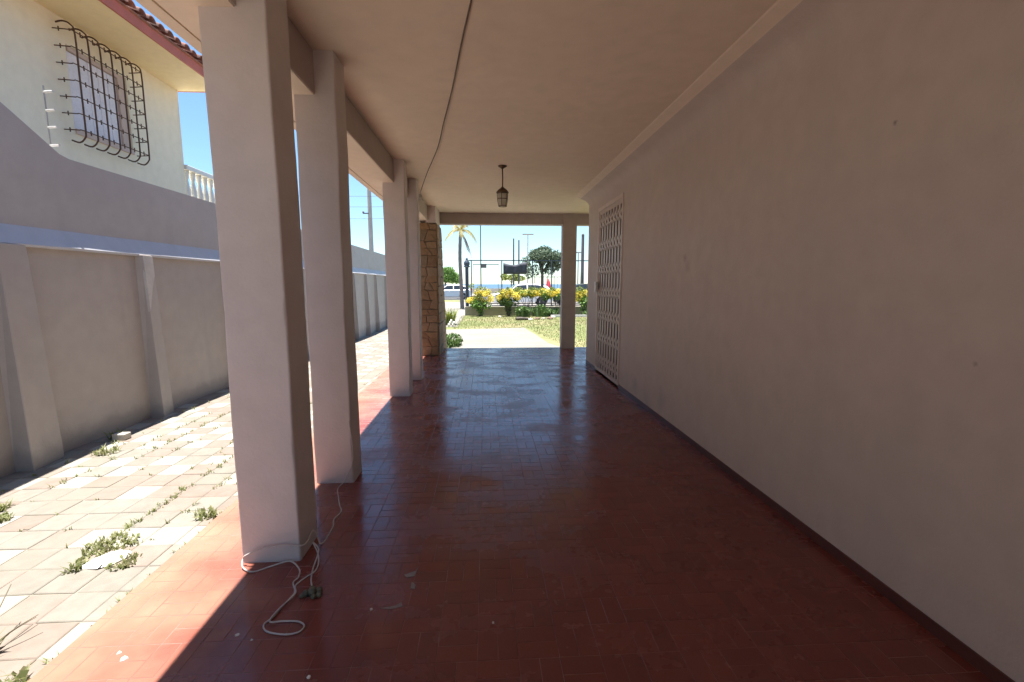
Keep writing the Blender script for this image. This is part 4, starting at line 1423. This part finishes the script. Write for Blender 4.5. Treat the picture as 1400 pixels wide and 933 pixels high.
# cars
def car(x, y, z, face, paint, label, L=4.0):
    """side-on hatchback; face = -1 looks towards -x"""
    root = thing('parked_car', label, 'car', (x, y, z), 'cars along the street')
    k = L / 4.0
    X = lambda u: x + u * k * (-face)          # u<0 is the front for face=-1
    def pr(poly):
        return [(X(u), z + v) for u, v in poly]
    g = MB()
    low = [(-2.0, 0.30), (-2.0, 0.58), (-1.93, 0.74), (-1.55, 0.84), (-0.98, 0.93), (1.90, 0.98), (1.99, 0.88), (2.0, 0.40), (1.86, 0.24), (1.62, 0.22)]
    for i in range(9):
        a = math.pi * i / 8
        low.append((1.24 + 0.36 * math.cos(a), 0.26 + 0.40 * math.sin(a)))
    for i in range(9):
        a = math.pi * i / 8
        low.append((-1.22 + 0.36 * math.cos(a), 0.26 + 0.40 * math.sin(a)))
    low.append((-1.7, 0.22))
    g.prism(pr(low), 1, y - 0.84, y + 0.84)
    body = g.build('body', paint, root, (x, y, z), bevel=0.05, seg=3)
    # cabin: base wide, roof narrower
    base = [(-1.02, 0.92), (-0.32, 1.42), (0.10, 1.48), (1.10, 1.46), (1.62, 1.32), (1.92, 0.97)]
    g = MB()
    n = len(base)
    hw = [0.80, 0.64, 0.60, 0.60, 0.64, 0.78]
    vs = [(X(u), y - w, z + v) for (u, v), w in zip(base, hw)] + [(X(u), y + w, z + v) for (u, v), w in zip(base, hw)]
    fs = [tuple(range(n)), tuple(range(2 * n - 1, n - 1, -1))] + [(i, n + i, n + (i + 1) % n, (i + 1) % n) for i in range(n)]
    g.add(vs, fs)
    g.build('roof', paint, body, (x, y, z), bevel=0.03, seg=2)
    def sidewin(poly):
        g = MB()
        for s_ in (-1, 1):
            vs = []
            for (u, v) in poly:
                w = 0.80 - (v - 0.95) / 0.5 * 0.185
                vs.append((X(u), y + s_ * (w + 0.012), z + v))
            vs2 = [(a, b - s_ * 0.03, c) for a, b, c in vs]
            n = len(vs)
            g.add(vs + vs2, [tuple(range(n)), tuple(range(2 * n - 1, n - 1, -1))] + [(i, (i + 1) % n, n + (i + 1) % n, n + i) for i in range(n)])
        return g
    sidewin([(-0.80, 0.98), (-0.30, 1.36), (0.28, 1.40), (0.28, 1.0)]).build('side_window', M['car_glass'], root, (x, y, z))
    sidewin([(0.36, 1.0), (0.36, 1.40), (1.02, 1.38), (1.50, 1.22), (1.62, 1.03)]).build('side_window', M['car_glass'], root, (x, y, z))
    for (u0, v0, w0, u1, v1, w1, nm) in ((-0.99, 0.96, 0.70, -0.38, 1.40, 0.57, 'windscreen'), (1.88, 1.02, 0.68, 1.62, 1.31, 0.56, 'rear_window')):
        off = -0.025 if u0 < 0 else 0.025
        g = MB()
        vs = [(X(u0 + off), y - w0, z + v0 + .02), (X(u0 + off), y + w0, z + v0 + .02), (X(u1 + off), y + w1, z + v1 + .02), (X(u1 + off), y - w1, z + v1 + .02)]
        vs += [(X(u0 + off * -1), y - w0, z + v0 - .02), (X(u0 - off), y + w0, z + v0 - .02), (X(u1 - off), y + w1, z + v1 - .02), (X(u1 - off), y - w1, z + v1 - .02)]
        g.add(vs, [(0, 1, 2, 3), (7, 6, 5, 4), (0, 4, 5, 1), (1, 5, 6, 2), (2, 6, 7, 3), (3, 7, 4, 0)])
        g.build(nm, M['car_glass'], root, (x, y, z))
    for u in (-1.22, 1.24):
        for s_ in (-1, 1):
            yc = y + s_ * 0.74
            def disc(r, w, prof):
                mb = MB()
                nn = 18
                vs = [(X(u) + math.cos(2 * math.pi * j / nn) * rr, yc + s_ * dd, z + 0.30 + math.sin(2 * math.pi * j / nn) * rr) for rr, dd in prof for j in range(nn)]
                m = len(prof)
                fs = [(i * nn + j, i * nn + (j + 1) % nn, (i + 1) * nn + (j + 1) % nn, (i + 1) * nn + j) for i in range(m - 1) for j in range(nn)] + [tuple(range(nn)), tuple(range((m - 1) * nn, m * nn))]
                return mb.add(vs, fs, 0, True)
            wh = disc(0, 0, [(0.24, -0.10), (0.30, -0.07), (0.30, 0.07), (0.27, 0.10), (0.20, 0.10), (0.19, 0.07)]).build('wheel', M['rubber'], root, (X(u), yc, z + 0.3))
            disc(0, 0, [(0.19, 0.06), (0.19, 0.085), (0.10, 0.075), (0.04, 0.095), (0.0, 0.095)]).build('rim', M['rim'], wh, (X(u), yc, z + 0.3))
    for s_ in (-1, 1):
        MB().box(min(X(-1.97), X(-1.72)), max(X(-1.97), X(-1.72)), y + s_ * 0.66 - 0.16, y + s_ * 0.66 + 0.16, z + 0.62, z + 0.76).build('headlight', M['lamp_clear'], root, bevel=0.02)
        MB().box(min(X(1.90), X(2.01)), max(X(1.90), X(2.01)), y + s_ * 0.70 - 0.10, y + s_ * 0.70 + 0.10, z + 0.72, z + 0.98).build('tail_light', M['tail_red'], root, bevel=0.02)
    return root

car(-3.55, 47.0, -0.35, -1, M['car_white'], 'white hatchback parked across the road beneath the round green tree', 4.2)
car(2.45, 30.2, SZ, -1, M['car_white'], 'white car parked just behind the yellow hedge', 4.1)
car(6.6, 31.0, SZ, -1, M['car_dark'], 'dark car parked behind the front pillar, to the right of the white one', 4.1)

# poles and lamps
def pole(name, label, cat, x, y, z0, h, r, m, extra=None, group=None):
    root = thing(name, label, cat, (x, y, z0), group)
    MB().tube([(x, y, z0 - 0.05), (x, y, z0 + h * 0.5), (x, y, z0 + h)], r, 8, r1=r * 0.7).build('shaft', M[m], root)
    if extra:
        for nm, mb, mm in extra(x, y, z0 + h):
            mb.build(nm, M[mm], root)
    return root

ux, uy = -8.55, 35.0
pole('utility_pole', 'pale concrete utility pole rising beyond the boundary wall', 'utility pole', ux, uy, SZ, 9.4, 0.20, 'pole_concrete',
     lambda x, y, t: [('insulator', MB().lathe([(0.05, 0), (0.09, 0.05), (0.05, 0.12)], (x - 0.45, y - 0.15, 6.45), 8), 'pole_dark'),
                      ('bracket', MB().box(x - 0.5, x, y - 0.14, y - 0.08, 6.38, 6.46), 'pole_dark')])
g = MB()
for z, yo in ((6.02, 0.0), (7.62, -0.1), (6.85, -0.15)):
    g.tube(smooth_pts([(-60, uy + yo, z + 0.2), (ux, uy + yo - 0.2, z), (24, uy + yo, z + 1.6)], 6), 0.014, 4)
tag(g.build('power_lines', M['pole_dark'], None, (ux, uy, 6)), 'overhead power lines crossing behind the utility pole', 'power line')
pole('flag_pole', 'tall thin dark pole just right of the thick fence post', 'pole', -0.35, 40, -0.28, 9.5, 0.06, 'pole_dark', lambda x, y, t: [('sign_box', MB().box(x + 0.05, x + 0.5, y - 0.1, y + 0.1, 2.6, 2.95), 'pole_dark')])
pole('street_pole', 'dark pole standing above the banner, left one of two', 'pole', 2.86, 45, -0.3, 5.95, 0.10, 'pole_dark', group='two dark poles over the banner')
pole('street_pole', 'dark pole standing above the banner, right one of two', 'pole', 3.38, 45, -0.3, 5.80, 0.10, 'pole_dark', group='two dark poles over the banner')
pole('beach_lamp', 'tall pale floodlight mast with a flat cross head', 'lamp', 6.65, 70, -0.33, 9.0, 0.11, 'pole_concrete', lambda x, y, t: [('lamp_head', MB().box(x - 0.85, x + 0.85, y - 0.2, y + 0.2, t - 0.02, t + 0.16), 'pole_concrete')])
pole('utility_pole', 'dark weathered utility pole between the front pillar and the house wall', 'utility pole', 6.95, 32, SZ, 4.85, 0.15, 'pole_dark', lambda x, y, t: [('cap', MB().lathe([(0.08, 0), (0.12, 0.05), (0.0, 0.18)], (x, y, t), 8), 'pole_dark')])
pole('street_lamp', 'thin pale lamp post beside the dark utility pole', 'lamp', 8.3, 40, -0.28, 4.3, 0.07, 'pole_concrete', lambda x, y, t: [('lamp_arm', MB().box(x - 0.4, x + 0.25, y - 0.06, y + 0.06, t - 0.1, t), 'pole_concrete')])
for i, (x, lab) in enumerate(((3.95, 'thin post left of the street tree trunk'), (5.0, 'thin post just right of the street tree trunk'), (5.55, 'thin post further right of the street tree trunk'))):
    pole('bollard_post', lab, 'post', x, 36, SZ, 2.1, 0.035, 'pole_dark', group='thin posts along the sidewalk')
# closed red parasol on the promenade
pr_ = thing('beach_parasol', 'closed red parasol on the seafront beyond the hedge', 'parasol', (7.9, 56, -0.22))
MB().tube([(7.9, 56, -0.25), (7.9, 56, 2.3)], 0.025, 6).build('pole', M['pole_concrete'], pr_)
MB().lathe([(0.03, 2.1), (0.20, 1.7), (0.34, 1.1), (0.36, 0.75), (0.22, 0.7)], (7.9, 56, -0.22), 9).build('canopy', M['red_cloth'], pr_)
g = MB().box(-4.35, -4.0, 38.0, 38.35, -0.28, 0.06)
tag(g.build('planter', M['terracotta'], None, (-4.2, 38.2, -0.28), bevel=0.04), 'small red brown planter box on the verge beside the white hatchback', 'planter')
